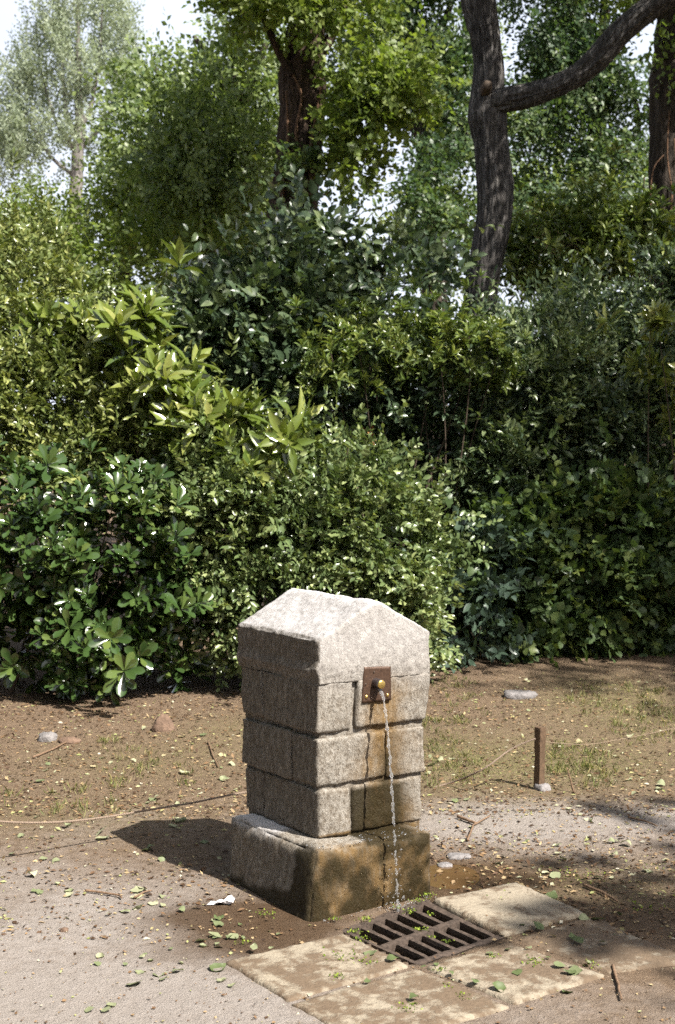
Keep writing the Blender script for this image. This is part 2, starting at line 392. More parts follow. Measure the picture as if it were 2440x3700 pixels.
def roughen(V, F, U, dims, bevel=.012, rough=.004, bulge=.006, seed=0, emask=None):
    """round the edges of a box grid and give it a hewn surface"""
    c = V.mean(0); Vn = V.copy()
    # distance (in metres) of each vertex to the box faces along u, v, w
    d = np.stack([np.minimum(U[:, a], 1-U[:, a])*dims[a] for a in range(3)], -1)
    ds = np.sort(d, 1)     # ds[:,0]=0 on surface ; ds[:,1] distance to the nearest edge
    nrm = vert_normals(V, F)
    e = np.clip(1-ds[:, 1]/bevel, 0, 1); e2 = np.clip(1-ds[:, 2]/bevel, 0, 1)
    chip = 1+1.5*np.clip(fbm(V+seed, 26, 3), -.5, 1)+1.2*np.clip(fbm(V+seed+11, 11, 2)-.25, 0, 1)
    Vn -= nrm*(bevel*chip*(.42*e**2+.35*(e*e2)**2)*(1 if emask is None else emask(U)))[:, None]
    inner = np.clip(ds[:, 1]/.04, 0, 1)
    Vn += nrm*(bulge*inner)[:, None]
    s = seed*3.7
    Vn += nrm*(rough*fbm(V+s, 22, 4)+rough*1.6*fbm(V+s+5, 8, 2)+rough*.5*fbm(V+s, 75, 2))[:, None]
    return Vn

# ------------------------------------------------------------------ the fountain
# corners read off the photograph at the heights of the courses
def q4(n, r, l):  # near, right, left(back) -> near, right, back, left
    return np.array([n, r, r+l-n, l])
zs = dict(pl=.23, c3=.412, c2=.59, c1=.768)
def course_quad(z, grow=0.0):
    n = np.array([-.066+(.006 if z > .7 else 0), 4.757, z]); r = np.array([.300, 4.985, z]); l = np.array([-.335, 5.145, z])
    if z > .7: r = np.array([.315, 4.985, z]); l = np.array([-.352, 5.165, z])
    q = q4(n, r, l); c = q.mean(0); 
    for i in range(4):
        dirv = norm((q[i]-c)[None])[0]; q[i] = q[i]+dirv*grow
    q[:, 2] = z
    return q
fo_loc = np.array([-.02, 5.0, 0.0])
fountain = empty('drinking_fountain', fo_loc, 'squat stone block drinking fountain with gabled cap and running brass spout', 'fountain')
fu = norm((np.array([.300, 4.985, 0])-np.array([-.066, 4.757, 0]))[None])[0]      # along the front, to the right
fv = np.array([-fu[1], fu[0], 0])                                             # towards the back
f_n0 = np.array([-.066, 4.757, 0])
def fcoord(V):
    d = V-f_n0; return d@fu, d@fv
FW = .432; FD = .47
spout_u = .262
def fountain_attrs(V, nrm):
    u, v = fcoord(V); z = V[:, 2]
    front = np.clip(-(nrm@fv), 0, 1); left = np.clip(-(nrm@fu), 0, 1)
    nz = fbm(V, 14, 3); n2 = fbm(V+9, 30, 3)
    # ochre stripe below the plate, widening downwards
    w = .075+.05*np.clip((.75-z)/.5, 0, 1)
    cx = spout_u+.012
    cx = cx+.03*fbm(np.stack([0*z, 0*z, z], -1), 9, 2)+.02*n2; w = w*(1+.5*nz)
    st = np.exp(-np.abs((u-cx)/w)**2.6)*np.clip((.80-z)/.1, 0, 1)*np.clip((v < .08), 0, 1)
    stain = np.clip(st*(1+.5*nz), 0, 1)
    wet = np.zeros_like(z)
    wet = np.maximum(wet, np.clip((.405-z)/.02, 0, 1)*np.clip((u-.12)/.02, 0, 1)*np.clip((.40-u)/.08, 0, 1)*(v < .08)*(z > .22))
    wet = np.maximum(wet, .9*np.exp(-((u-cx-.01)/.045)**2)*np.clip((.60-z)/.1, 0, 1)*np.clip(.8+1.2*n2, 0, 1)*(v < .08))
    wet = np.maximum(wet, (z < .24)*(.66+1.6*nz+.35*np.exp(-((u-.27)/.12)**2)+.5*np.clip((.07-z)/.07, 0, 1))*front)
    stain = np.where(z < .25, np.maximum(stain, front*(1.0-.35*nz)), stain)
    # dark damp band on the left face of the plinth beside the near corner and along its foot
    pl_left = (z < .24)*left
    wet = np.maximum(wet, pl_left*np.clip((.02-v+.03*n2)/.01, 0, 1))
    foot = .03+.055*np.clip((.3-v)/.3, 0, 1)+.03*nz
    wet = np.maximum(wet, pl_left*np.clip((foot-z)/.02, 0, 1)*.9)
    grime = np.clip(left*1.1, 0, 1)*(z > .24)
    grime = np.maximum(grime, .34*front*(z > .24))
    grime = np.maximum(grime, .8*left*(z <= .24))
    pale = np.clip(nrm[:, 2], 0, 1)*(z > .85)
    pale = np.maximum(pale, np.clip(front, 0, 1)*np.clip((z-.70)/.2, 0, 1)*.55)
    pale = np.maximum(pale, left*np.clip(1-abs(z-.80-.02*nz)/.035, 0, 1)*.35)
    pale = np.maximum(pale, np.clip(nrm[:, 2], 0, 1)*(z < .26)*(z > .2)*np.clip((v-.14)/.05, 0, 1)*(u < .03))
    return dict(stain=stain, wet=np.clip(wet, 0, 1), grime=np.clip(grime, 0, 1), pale=np.clip(pale, 0, 1))
def stone_obj(name, V, F, label=None):
    nrm = vert_normals(V, F)
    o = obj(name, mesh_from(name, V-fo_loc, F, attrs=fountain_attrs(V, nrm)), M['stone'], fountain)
    if label: o['label'] = label
    return o
def block(name, z0, z1, u0, u1, v0, v1, seed, out=.0, bevel=.007, rough=.0042, bulge=.001, label=None, emask=None):
    """a hewn block filling the fractions u0..u1, v0..v1 of the course plan"""
    qb = course_quad(z0, out); qt = course_quad(z1, out)
    def sub(q):
        def P(u, v): return (q[0]*(1-u)+q[1]*u)*(1-v)+(q[3]*(1-u)+q[2]*u)*v
        return np.array([P(u0, v0), P(u1, v0), P(u1, v1), P(u0, v1)])
    B, T = sub(qb), sub(qt)
    jr = np.random.RandomState(seed+300)
    B[:, 2] += jr.uniform(-.004, .006, 4); T[:, 2] += (jr.uniform(-.006, .004, 4) if emask is None else 0)
    B[:, :2] += jr.normal(size=(4, 2))*.0028; T[:, :2] += jr.normal(size=(4, 2))*.0028
    dims = (FW*(u1-u0), FD*(v1-v0), z1-z0)
    nu, nv, nw = [max(6, int(d/.0075)) for d in dims]
    V, F, U = box_grid(B, T, nu, nv, nw)
    V = roughen(V, F, U, dims, bevel, rough, bulge, seed, emask)
    return stone_obj(name, V, F, label)
# core of mortar behind the blocks
cq0 = course_quad(.20, -.011); cq1 = course_quad(.80, -.011)
V, F, U = box_grid(cq0, cq1, 22, 22, 36)
V += vert_normals(V, F)*(.003*fbm(V, 40, 3))[:, None]
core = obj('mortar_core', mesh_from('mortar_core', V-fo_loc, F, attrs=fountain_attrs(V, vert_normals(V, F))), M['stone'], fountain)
g = .006
# lowest course
TOPFLUSH = lambda U: np.clip(1-U[:, 2], .06, 1)
block('stone_block', .240, .402, .0, .295, .0, .71, 1, .004, label='pale corner block above the plinth')
block('stone_block', .240, .404, .325, 1., .0, .55, 2, .000, label='dark wet mossy block above the plinth')
block('stone_block', .240, .400, .0, .5, .745, 1., 3, .001)
block('stone_block', .240, .400, .52, 1., .57, 1., 4)
# second course
block('stone_block', .419, .582, .0, .61, .0, .335, 5, .011, label='pale block in the middle of the front')
block('stone_block', .417, .582, .628, 1., .0, .335, 12, .009, label='block with ochre stain behind the jet')
block('stone_block', .414, .580, .0, .55, .37, 1., 6, .016)
block('stone_block', .416, .580, .57, 1., .37, 1., 7)
# third course
block('stone_block', .598, .770, .0, .305, .0, .69, 8, .012, emask=TOPFLUSH)
block('stone_block', .603, .770, .345, 1., .0, .6, 9, .011, label='block with yellowish stain under the spout plate', emask=TOPFLUSH)
block('stone_block', .596, .768, .0, .5, .725, 1., 10, .006, emask=TOPFLUSH)
block('stone_block', .595, .768, .52, 1., .62, 1., 11)
# gabled cap
def cap():
    zb, ze, zr = .768, .920, 1.042
    qb = course_quad(zb, .011); qe = course_quad(ze, .013)
    nu, nv, nw = 76, 76, 36
    V, F, U = box_grid(qb, qe, nu, nv, nw)
    u, v, w = U[:, 0], U[:, 1], U[:, 2]
    uu = np.clip(u, 0, 1); gable = 1-np.abs(uu-.5)*2
    gable = np.where(gable > .9, .9+(gable-.9)*.75, gable)   # worn ridge
    rise = (zr-ze)*gable
    V[:, 2] += rise*w
    dims = (FW, FD, .2)
    V = roughen(V, F, U, dims, .009, .0032, .001, 20, lambda U: np.clip(U[:, 2]*1.6-.2, .1, 1))
    n = vert_normals(V, F); uu, vv = fcoord(V)
    # proud band low on the left face
    band = np.clip(1-np.abs(V[:, 2]-.81-.012*fbm(V, 12, 2))/.03, 0, 1)*np.clip(-(n@fu), 0, 1)
    V -= fu*(.012*band)[:, None]
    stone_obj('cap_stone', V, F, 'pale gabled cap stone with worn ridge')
cap()
# plinth
def plinth():
    nb, rb = np.array([-.098, 4.612, -.05]), np.array([.332, 4.915, -.05])
    nt, rt = np.array([-.072, 4.648, .232]), np.array([.332, 4.878, .232])
    lt = np.array([-.392, 5.085, .232]); lb = np.array([-.40, 5.09, -.05])
    B = np.array([nb, rb, rb+lb-nb, lb]); T = np.array([nt, rt, rt+lt-nt, lt])
    V, F, U = box_grid(B, T, 52, 58, 28)
    V = roughen(V, F, U, (.5, .55, .28), .028, .0038, .004, 31)
    stone_obj('plinth', V, F, 'brown damp stone plinth')
plinth()

# spout plate
def fpoint(u, v, z): return f_n0+fu*u+fv*v+np.array([0, 0, z])
def at_front(px, py, off=0.0):
    """point where the pixel's ray meets the front plane moved out by off"""
    d = ray(px, py); o = np.array([0, 0, CAM_Z]); p0 = f_n0-fv*off
    t = ((p0-o)@fv)/(d@fv); return o+d*t
pq = [at_front(x, y, .020) for x, y in ((1309, 2541), (1414, 2529), (1413, 2408), (1317, 2410))]
V, F, U = box_grid(np.array([pq[0], pq[1], pq[1]+fv*.03, pq[0]+fv*.03]), np.array([pq[3], pq[2], pq[2]+fv*.03, pq[3]+fv*.03]), 12, 2, 14)
V += vert_normals(V, F)*(.0008*fbm(V, 60, 2))[:, None]
plate = obj('spout_plate', mesh_from('spout_plate', V-fo_loc, F), M['plate'], fountain); plate['label'] = 'rusty brown square plate around the spout'
for x, y in ((1325, 2518), (1401, 2512), (1322, 2472), (1352, 2428)):
    c = at_front(x, y, .021)
    t_ = np.linspace(0, 2*np.pi, 9)[:-1]
    r_ = .0055 if y > 2500 else .003
    ring = [c+fu*(math.cos(a)*r_)+np.array([0, 0, math.sin(a)*r_*1.3]) for a in t_]; ring2 = [c-fv*.003+fu*(math.cos(a)*r_*.7)+np.array([0, 0, math.sin(a)*r_*.9]) for a in t_]
    n_ = len(ring); Fz = [(i, (i+1) % n_, n_+(i+1) % n_, n_+i) for i in range(n_)]+[tuple(range(n_, 2*n_))]
    obj('bolt', mesh_from('bolt', np.array(ring+ring2)-fo_loc, Fz), M['brass'] if y > 2500 else M['iron'], plate)
def lathe(p0, axis, prof, n=28):
    axis = norm(np.array(axis)[None])[0]; a = np.cross(axis, [0, 0, 1.0]);
    if np.linalg.norm(a) < .1: a = np.cross(axis, [1.0, 0, 0])
    a = norm(a[None])[0]; b = np.cross(axis, a)
    V = []; F = []
    for (t, r) in prof:
        for k in range(n):
            an = 2*math.pi*k/n; V.append(p0+axis*t+a*(r*math.cos(an))+b*(r*math.sin(an)))
    for i in range(len(prof)-1):
        for k in range(n):
            F.append((i*n+k, i*n+(k+1) % n, (i+1)*n+(k+1) % n, (i+1)*n+k))
    F.append(tuple(range(n))[::-1]); F.append(tuple(range((len(prof)-1)*n, len(prof)*n)))
    return np.array(V), F
sp_face = at_front(1379, 2473, .056)
V, F = lathe(sp_face+fv*.04, -fv, [(0, .0175), (.012, .0175), (.034, .0168), (.039, .0155)])
spout = obj('spout', mesh_from('spout', V-fo_loc, F, smooth=False), M['steel'], fountain); spout['label'] = 'short round metal spout'
V, F = lathe(sp_face+fv*.002, -fv, [(0, .0150), (.003, .0150), (.005, .013), (.0065, .0085)])
obj('end_cap', mesh_from('end_cap', V-fo_loc, F), M['brass'], spout)['label'] = 'round brass face of the spout'
noz = sp_face+fv*.012+np.array([0, 0, -.014])
V, F = lathe(noz, np.array([0, 0, -1.0])-fv*.35, [(0, .0085), (.008, .0085), (.013, .0065)], 16)
obj('nozzle', mesh_from('nozzle', V-fo_loc, F), M['steel'], spout)

# ------------------------------------------------------------------ running water
def tube(path, radii, n=8, closed=True):
    path = np.asarray(path, float); V = []; F = []
    t = np.gradient(path, axis=0); t = norm(t)
    ref = np.array([.31, .2, .93]); a = norm(np.cross(t, ref)); b = np.cross(t, a)
    for i in range(len(path)):
        for k in range(n):
            an = 2*math.pi*k/n; V.append(path[i]+(a[i]*math.cos(an)+b[i]*math.sin(an))*radii[i])
    for i in range(len(path)-1):
        for k in range(n):
            F.append((i*n+k, i*n+(k+1) % n, (i+1)*n+(k+1) % n, (i+1)*n+k))
    if closed: F.append(tuple(range(n))[::-1]); F.append(tuple(range((len(path)-1)*n, len(path)*n)))
    return np.array(V), F
w0 = noz+np.array([0, 0, -.012])-fv*.004
water = empty('water_jet', (w0[0], w0[1], 0.0), 'thin clear jet of water falling from the brass spout to the drain', 'water')
def wpos(z):
    t = math.sqrt(max(0, (w0[2]-z)*2/9.81)); return np.array([w0[0], w0[1], 0])-fv*(.30*t)-fu*(.01*t)+np.array([0, 0, z])
zz = np.arange(w0[2], .33, -.0035)
path = np.array([wpos(z) for z in zz]); s_ = np.arange(len(zz))
rad = .0040+.0015*np.sin(s_*.42)+.0012*np.sin(s_*1.13+1); rad[:4] += .0018
path += fu*(.0014*np.sin(s_*.33))[:, None]+fv*(.001*np.cos(s_*.27))[:, None]
V, F = tube(path, rad, 9)
V += (.0006*fbm(V*np.array([1, 1, .5]), 220, 2))[:, None]*np.array([1, 1, 0])
obj('stream', mesh_from('stream', V-np.array(water.location), F), M['water'], water)
z = .33; k = 0; rr = random.Random(5)
while z > .02:
    L = rr.uniform(.02, .06); zs_ = np.linspace(z, z-L, 12); pth = np.array([wpos(q)+fu*(.002*math.sin(q*160)) for q in zs_])
    r_ = .0046*np.sin(np.linspace(.15, math.pi-.15, 12))**.5*(1+.3*np.sin(np.arange(12)*1.9))
    V, F = tube(pth, r_, 8)
    obj('stream_segment', mesh_from('stream_segment', V-np.array(water.location), F), M['water'], water); z -= L+rr.uniform(.004, .016)
# drops bouncing on the plinth edge and the drain
def ico(r, c, sq=1.0):
    t = (1+5**.5)/2; v = np.array([(-1, t, 0), (1, t, 0), (-1, -t, 0), (1, -t, 0), (0, -1, t), (0, 1, t), (0, -1, -t), (0, 1, -t), (t, 0, -1), (t, 0, 1), (-t, 0, -1), (-t, 0, 1)])/1.9
    f = np.array([(0, 11, 5), (0, 5, 1), (0, 1, 7), (0, 7, 10), (0, 10, 11), (1, 5, 9), (5, 11, 4), (11, 10, 2), (10, 7, 6), (7, 1, 8), (3, 9, 4), (3, 4, 2), (3, 2, 6), (3, 6, 8), (3, 8, 9), (4, 9, 5), (2, 4, 11), (6, 2, 10), (8, 6, 7), (9, 8, 1)])
    return v*np.array([r, r, r*sq])+c, f
Vd = []; Fd = []; off = 0
for i in range(240):
    m = rr.random()
    if m < .5:
        a = rr.uniform(0, 1); b_ = rr.uniform(.0, .075); p = np.array([-.072, 4.648, .236])*(1-a)+np.array([.332, 4.878, .236])*a+fv*b_
    elif m < .65:
        a = rr.uniform(0.05, 1); p = np.array([-.098, 4.612, .006])*(1-a)+np.array([.332, 4.915, .006])*a-fv*rr.uniform(.01, .05)
    elif m < .78:
        p = wpos(rr.uniform(.02, .3))+np.array([rr.gauss(0, .02), rr.gauss(0, .02), 0])
    else:
        p = wpos(.01)+np.array([rr.gauss(0, .028), rr.gauss(0, .028), abs(rr.gauss(0, .022))])
    v, f = ico(rr.uniform(.0012, .0036), p, rr.uniform(.6, 1.2)); Vd.append(v); Fd.append(f+off); off += 12
o = obj('water_drops', mesh_from('water_drops', np.concatenate(Vd)-np.array(water.location), np.concatenate(Fd)), M['water'], water); tag(o, kind='stuff')

# ------------------------------------------------------------------ paving round the drain
paving = empty('paving', tuple(gr_c)); tag(paving, kind='structure')
def paving_slab(px, seed, dirt=0.0, top=.016):
    q = np.array([atz(x, y, top) for x, y in px])
    c = q.mean(0); q = c+(q-c)*.992
    area = np.cross(q[1]-q[0], q[3]-q[0])[2]
    if area < 0: q = q[::-1]
    B = q.copy(); B[:, 2] = -.05
    la, lb = np.linalg.norm(q[1]-q[0]), np.linalg.norm(q[3]-q[0])
    V, F, U = box_grid(B, q, max(6, int(la/.013)), max(6, int(lb/.013)), 4)
    V = roughen(V, F, U, (la, lb, .07), .012, .0022, .001, seed)
    # crumbled rims
    e = np.minimum(np.minimum(U[:, 0], 1-U[:, 0])*la, np.minimum(U[:, 1], 1-U[:, 1])*lb)
    rim = np.clip(1-e/.02, 0, 1); V[:, :2] += ((c-V)[:, :2]*(rim*(.02+.03*fbm(V+seed, 18, 3)))[:, None])
    dd = np.full(len(V), dirt)+.5*fbm(V+seed*2, 5, 2)
    o = obj('paving_slab', mesh_from('paving_slab', V-gr_c, F, attrs={'dirt': dd}), M['slab'], paving); return o
paving_slab([(1556, 3244), (1868, 3182), (2130, 3297), (1822, 3377)], 1, .25, .014)
paving_slab([(1836, 3397), (2194, 3522), (1862, 3626), (1520, 3489)], 2, .6, .009)
paving_slab([(1505, 3492), (1853, 3632), (1330, 3800), (1040, 3622)], 3, .75, .008)
paving_slab([(1246, 3368), (1494, 3487), (1035, 3618), (800, 3468)], 4, .6, .008)
paving_slab([(1850, 3391), (2136, 3304), (2520, 3470), (2205, 3520)], 5, 1.0, .006)

# ------------------------------------------------------------------ drain grate
drain = empty('drain_grate', (gr_c[0], gr_c[1], -.03), 'rusty iron drain grate with two rows of slots below the spout', 'grate')
d_loc = np.array(drain.location)
Q = [np.array([q[0], q[1], 0]) for q in (gr_q[3], gr_q[0], gr_q[1], gr_q[2])]   # back left, back right, front right, front left
def dp(u, v, z=0): 
    p = (Q[0]*(1-u)+Q[1]*u)*(1-v)+(Q[3]*(1-u)+Q[2]*u)*v; return p+np.array([0, 0, z])
def dbar(name, u0, u1, v0, v1, zt, zb, seed):
    B = np.array([dp(u0, v1, zb), dp(u1, v1, zb), dp(u1, v0, zb), dp(u0, v0, zb)]); T = B.copy(); T[:, 2] = zt
    la, lb = np.linalg.norm(B[1]-B[0]), np.linalg.norm(B[3]-B[0])
    V, F, U = box_grid(B, T, max(2, int(la/.012)), max(2, int(lb/.012)), 2)
    V = roughen(V, F, U, (la, lb, zt-zb), .004, .0012, .0, seed)
    return obj(name, mesh_from(name, V-d_loc, F, smooth=False), M['iron'], drain)
zt, zb = .0, -.03
dbar('frame_rail', -.045, 1.04, -.06, .03, zt, zb, 1); dbar('frame_rail', -.045, 1.04, .955, 1.04, zt, zb, 2)
dbar('frame_rail', -.045, -.005, .033, .952, zt, zb, 3); dbar('frame_rail', .935, 1.04, .033, .952, zt-.004, zb, 4)
dbar('middle_rail', -.002, .932, .465, .54, zt-.001, zb, 5)
for r_, (a, b_) in enumerate(((.033, .462), (.543, .952))):
    for k in range(5):
        u0 = -.002+.934*(k+1)/6.0-.024
        dbar('bar', u0, u0+.052, a, b_, zt-.002, zb, 6+k+5*r_)
# pit below
B = np.array([dp(0, 1, -.30), dp(1, 1, -.30), dp(1, 0, -.30), dp(0, 0, -.30)]); 
V, F, U = box_grid(B, B+np.array([0, 0, .02]), 4, 4, 1)
obj('pit_floor', mesh_from('pit_floor', V-d_loc+np.array([0, 0, .10]), F), M['pit'], drain)

# ------------------------------------------------------------------ puddle
def puddle(name, pts, z, label):
    P = np.array([atz(x, y, z) for x, y in pts]); c = P.mean(0)
    n = 48; ang = np.linspace(0, 2*np.pi, n, endpoint=False)
    out = []
    k = len(P)
    for i in range(n):
        t = i/n*k; a = int(t) % k; f_ = t-int(t); f_ = f_*f_*(3-2*f_)*.5+f_*.5
        out.append(P[a]*(1-f_)+P[(a+1) % k]*f_)
    out = np.array(out); out += .006*np.stack([fbm(out, 20, 2), fbm(out+7, 20, 2), 0*ang], -1)
    V = np.concatenate([[c], out]); F = [(0, 1+i, 1+(i+1) % n) for i in range(n)]
    o = obj(name, mesh_from(name, V-c, F), M['puddle'], None, c); tag(o, kind='structure'); return o
puddle('puddle', [(1560, 3060), (1660, 3050), (1800, 3120), (1780, 3190), (1660, 3240), (1556, 3225), (1500, 3190), (1500, 3130)], -.009, '')

# ------------------------------------------------------------------ post, rope, stake, stones
pb = atz(1948, 2852, 0); pb[2] = gz(pb[0], pb[1])
post = empty('post', pb, 'short rusty brown square post set in a small concrete foot', 'post')
ang = math.radians(38); pu = np.array([math.cos(ang), math.sin(ang), 0]); pv = np.array([-math.sin(ang), math.cos(ang), 0])
def sq(c, h, z): return np.array([c-pu*h-pv*h, c+pu*h-pv*h, c+pu*h+pv*h, c-pu*h+pv*h])+np.array([0, 0, z])
V, F, U = box_grid(sq(np.zeros(3), .019, -.02), sq(np.array([.004, 0, 0]), .019, .285), 4, 4, 20)
V = roughen(V, F, U, (.038, .038, .3), .004, .0012, 0, 3)
obj('shaft', mesh_from('shaft', V, F, smooth=False), M['post'], post)
V, F, U = box_grid(sq(np.array([.012, -.012, 0]), .034, -.03), sq(np.array([.012, -.012, 0]), .027, .028), 8, 8, 6)
V = roughen(V, F, U, (.06, .06, .06), .012, .004, 0, 4)
obj('foot', mesh_from('foot', V, F), M['rock'], post)['label'] = 'small grey concrete foot'
def on_g(px, py):
    p = atz(px, py, .005); p[2] = gz(p[0], p[1])+.003; return p
def twisted_rope(name, pts, r, mat, label, cat, n=90, strands=3):
    P = np.array(pts, float); t = np.linspace(0, len(P)-1, n); out = []
    for tt in t:
        i = min(int(tt), len(P)-2); f_ = tt-i
        p0, p1, p2, p3 = P[max(i-1, 0)], P[i], P[i+1], P[min(i+2, len(P)-1)]
        out.append(.5*((2*p1)+(-p0+p2)*f_+(2*p0-5*p1+4*p2-p3)*f_**2+(-p0+3*p1-3*p2+p3)*f_**3))
    out = np.array(out); root = out[0].copy(); L = np.concatenate([[0], np.cumsum(np.linalg.norm(np.diff(out, axis=0), axis=1))])
    nn = int(L[-1]/.006); s = np.linspace(0, L[-1], nn); out = np.stack([np.interp(s, L, out[:, k]) for k in range(3)], -1)
    tg = norm(np.gradient(out, axis=0)); a = norm(np.cross(tg, [0, 0, 1.0])); b = np.cross(tg, a)
    e = empty(name, root, label, cat)
    for k in range(strands):
        ph = s/ (r*7)*2*np.pi+k*2*np.pi/strands
        c = out+(a*np.cos(ph)[:, None]+b*np.sin(ph)[:, None])*r*.5
        V, F = tube(c, np.full(nn, r*.62), 5)
        obj('strand', mesh_from('strand', V-root, F), mat, e)
    return e
ptop = pb+np.array([0, 0, .235])
rope_pts = [ptop-pu*.026, aty(1850, 2705, 6.38), aty(1740, 2782, 6.32), on_g(1600, 2840), on_g(1400, 2880), aty(1100, 2858, 5.95), aty(903, 2861, 5.86), aty(700, 2900, 5.72), aty(540, 2926, 5.6), aty(380, 2953, 5.48), aty(200, 2971, 5.34), aty(0, 2968, 5.2), aty(-250, 2930, 5.0), aty(-600, 2850, 4.85)]
twisted_rope('rope', rope_pts, .0042, M['rope'], 'pale slack rope sagging from the post behind the fountain to the left', 'rope')
rope2 = [ptop+pu*.02+np.array([0, 0, -.02]), aty(2120, 2690, 6.6), aty(2260, 2668, 6.8), aty(2440, 2630, 7.0), aty(2700, 2560, 7.3)]
twisted_rope('wire', rope2, .0025, M['wire'], 'thin line running from the post to the right edge', 'wire', strands=2)
s0 = atz(2077, 2862, 0); s0[2] = gz(s0[0], s0[1])-.01
pth = np.array([s0+np.array([-.004*k, 0, .014*k]) for k in range(10)]); V, F = tube(pth, np.linspace(.005, .0025, 10), 6)
stk = obj('stake', mesh_from('stake', V-s0, F), M['twig'], None, s0); tag(stk, 'thin dry stick standing upright in grass right of the post', 'stick')

def rock(name, px, py, sx, sy, sz, mat, label, seed, pointed=0, rot=0):
    c = atz(px, py, .05); c[2] = gz(c[0], c[1])
    n1, n2 = 22, 14; V = []; F = []
    for i in range(n2+1):
        th = math.pi*i/n2
        for k in range(n1):
            a = 2*math.pi*k/n1; V.append((math.sin(th)*math.cos(a), math.sin(th)*math.sin(a), math.cos(th)))
    V = np.array(V); s = np.sign(V)*np.abs(V)**.75
    s = s*(1+.32*fbm(V+seed*5, 1.6, 3)+.1*fbm(V+seed, 5, 2))[:, None]
    if pointed: s[:, :2] *= (1-.55*np.clip(s[:, 2:3], 0, 1))
    s = s*np.array([sx, sy, sz]); ca, sa = math.cos(rot), math.sin(rot); s[:, :2] = s[:, :2]@np.array([[ca, sa], [-sa, ca]])
    for i in range(n2):
        for k in range(n1):
            F.append((i*n1+k, (i+1)*n1+k, (i+1)*n1+(k+1) % n1, i*n1+(k+1) % n1))
    o = obj(name, mesh_from(name, s+np.array([0, 0, sz*.15]), np.array(F)), mat, None, c); tag(o, label, 'stone'); return o
rock('stone', 1878, 2508, .10, .07, .035, M['rock'], 'flat pale grey stone lying on litter at the right', 1)
rock('stone', 592, 2612, .065, .05, .075, M['rockb'], 'upright pointed brown stone at the foot of the left shrubs', 2, 1)
rock('stone', 172, 2645, .05, .04, .035, M['rock'], 'rounded grey stone at the foot of the left shrubs', 3)
rock('stone', 250, 2650, .06, .04, .022, M['rockb'], 'low flat stone just right of the rounded grey stone', 4)
rock('stone', 1660, 3045, .05, .035, .010, M['rock'], 'thin flat stone chip on pale earth right of the fountain', 5)
rock('stone', 1610, 3072, .03, .02, .010, M['rock'], 'small stone chip against the right side of the plinth', 6)
rock('stone', 232, 3312, .014, .012, .010, M['rockb'], 'single brown pebble on the bare path at far left', 7)

# ------------------------------------------------------------------ leaves
def leaf_tpl(kind):
    """leaf along +Y from the origin, length 1, upper side +Z; quads and tris as triangles"""
    if kind == 'quad':
        V = [(0, 0, 0), (-.5, .5, .06), (0, 1, -.05), (.5, .5, .06)]; F = [(0, 2, 1), (0, 3, 2)]
    elif kind == 'hex':
        V = [(0, 0, 0), (-.42, .35, .1), (-.36, .7, .06), (0, 1, -.14), (.36, .7, .06), (.42, .35, .1), (0, .5, 0)]
        F = [(6, i+1 if i < 5 else 0, i) for i in range(6)]
    elif kind in ('ovate', 'obovate', 'long'):
        prof = {'ovate': [(.0, .04), (.12, .3), (.32, .5), (.55, .42), (.78, .22), (1, 0)],
                'obovate': [(0, .05), (.2, .16), (.45, .34), (.7, .5), (.9, .38), (1, .02)],
                'long': [(0, .04), (.15, .3), (.38, .5), (.62, .44), (.84, .2), (1, 0)]}[kind]
        V = []; F = []
        for y, w in prof:
            z = -.16*y*y if kind != 'obovate' else -.10*y*y
            V += [(-w, y, z+.16*w), (0, y, z), (w, y, z+.16*w)]
        for i in range(len(prof)-1):
            a = i*3
            for b in (0, 1):
                F += [(a+b, a+b+1, a+b+4), (a+b, a+b+4, a+b+3)]
    elif kind == 'ivy':
        V = [(0, .3, .0), (0, 0, 0), (.3, -.02, -.03), (.52, .3, -.06), (.3, .42, .0), (.32, .68, -.03), (0, 1, -.1), (-.32, .68, -.03), (-.3, .42, 0), (-.52, .3, -.06), (-.3, -.02, -.03)]
        F = [(0, i, i+1) for i in range(1, 10)]+[(0, 10, 1)]
    V = np.array(V, float); F = np.array(F)
    # make sure the upper side faces +Z
    n = np.cross(V[F[:, 1]]-V[F[:, 0]], V[F[:, 2]]-V[F[:, 0]])
    fl = n[:, 2] < 0; F[fl] = F[fl][:, [0, 2, 1]]
    return V, F
TPL = {k: leaf_tpl(k) for k in ('quad', 'hex', 'ovate', 'obovate', 'long', 'ivy')}

def rand_unit(n, rs): return norm(rs.normal(size=(n, 3)))
def frames(d, nrm):
    y = norm(d); x = norm(np.cross(y, nrm)); z = np.cross(x, y); return x, y, z
def lump_points(lumps, n_sub, n_tw, rs, sub_r, shell=.72, front_bias=.75):
    """twig bases and outward directions, gathered in small clumps on the skin of each lump"""
    lumps = np.array(lumps, float)
    area = lumps[:, 3]*lumps[:, 5]; pr = area/area.sum()
    li = rs.choice(len(lumps), n_sub, p=pr)
    u = rand_unit(n_sub, rs)
    flip = (u[:, 1] > 0) & (rs.rand(n_sub) < front_bias); u[flip, 1] *= -1
    if front_bias < 0: u[:, 1] = np.abs(u[:, 1])
    rad = (shell+(1.04-shell)*rs.rand(n_sub)**.6)
    c = lumps[li, :3]+u*lumps[li, 3:6]*rad[:, None]
    outw = norm(u/np.maximum(lumps[li, 3:6], .05))
    k = rs.randint(0, n_sub, n_tw)
    sr = sub_r*(.6+.8*rs.rand(n_sub))
    p = c[k]+rs.normal(size=(n_tw, 3))*(.5*sr[k])[:, None]
    clump_tone = rs.rand(n_sub)[k]
    return p, outw[k], clump_tone
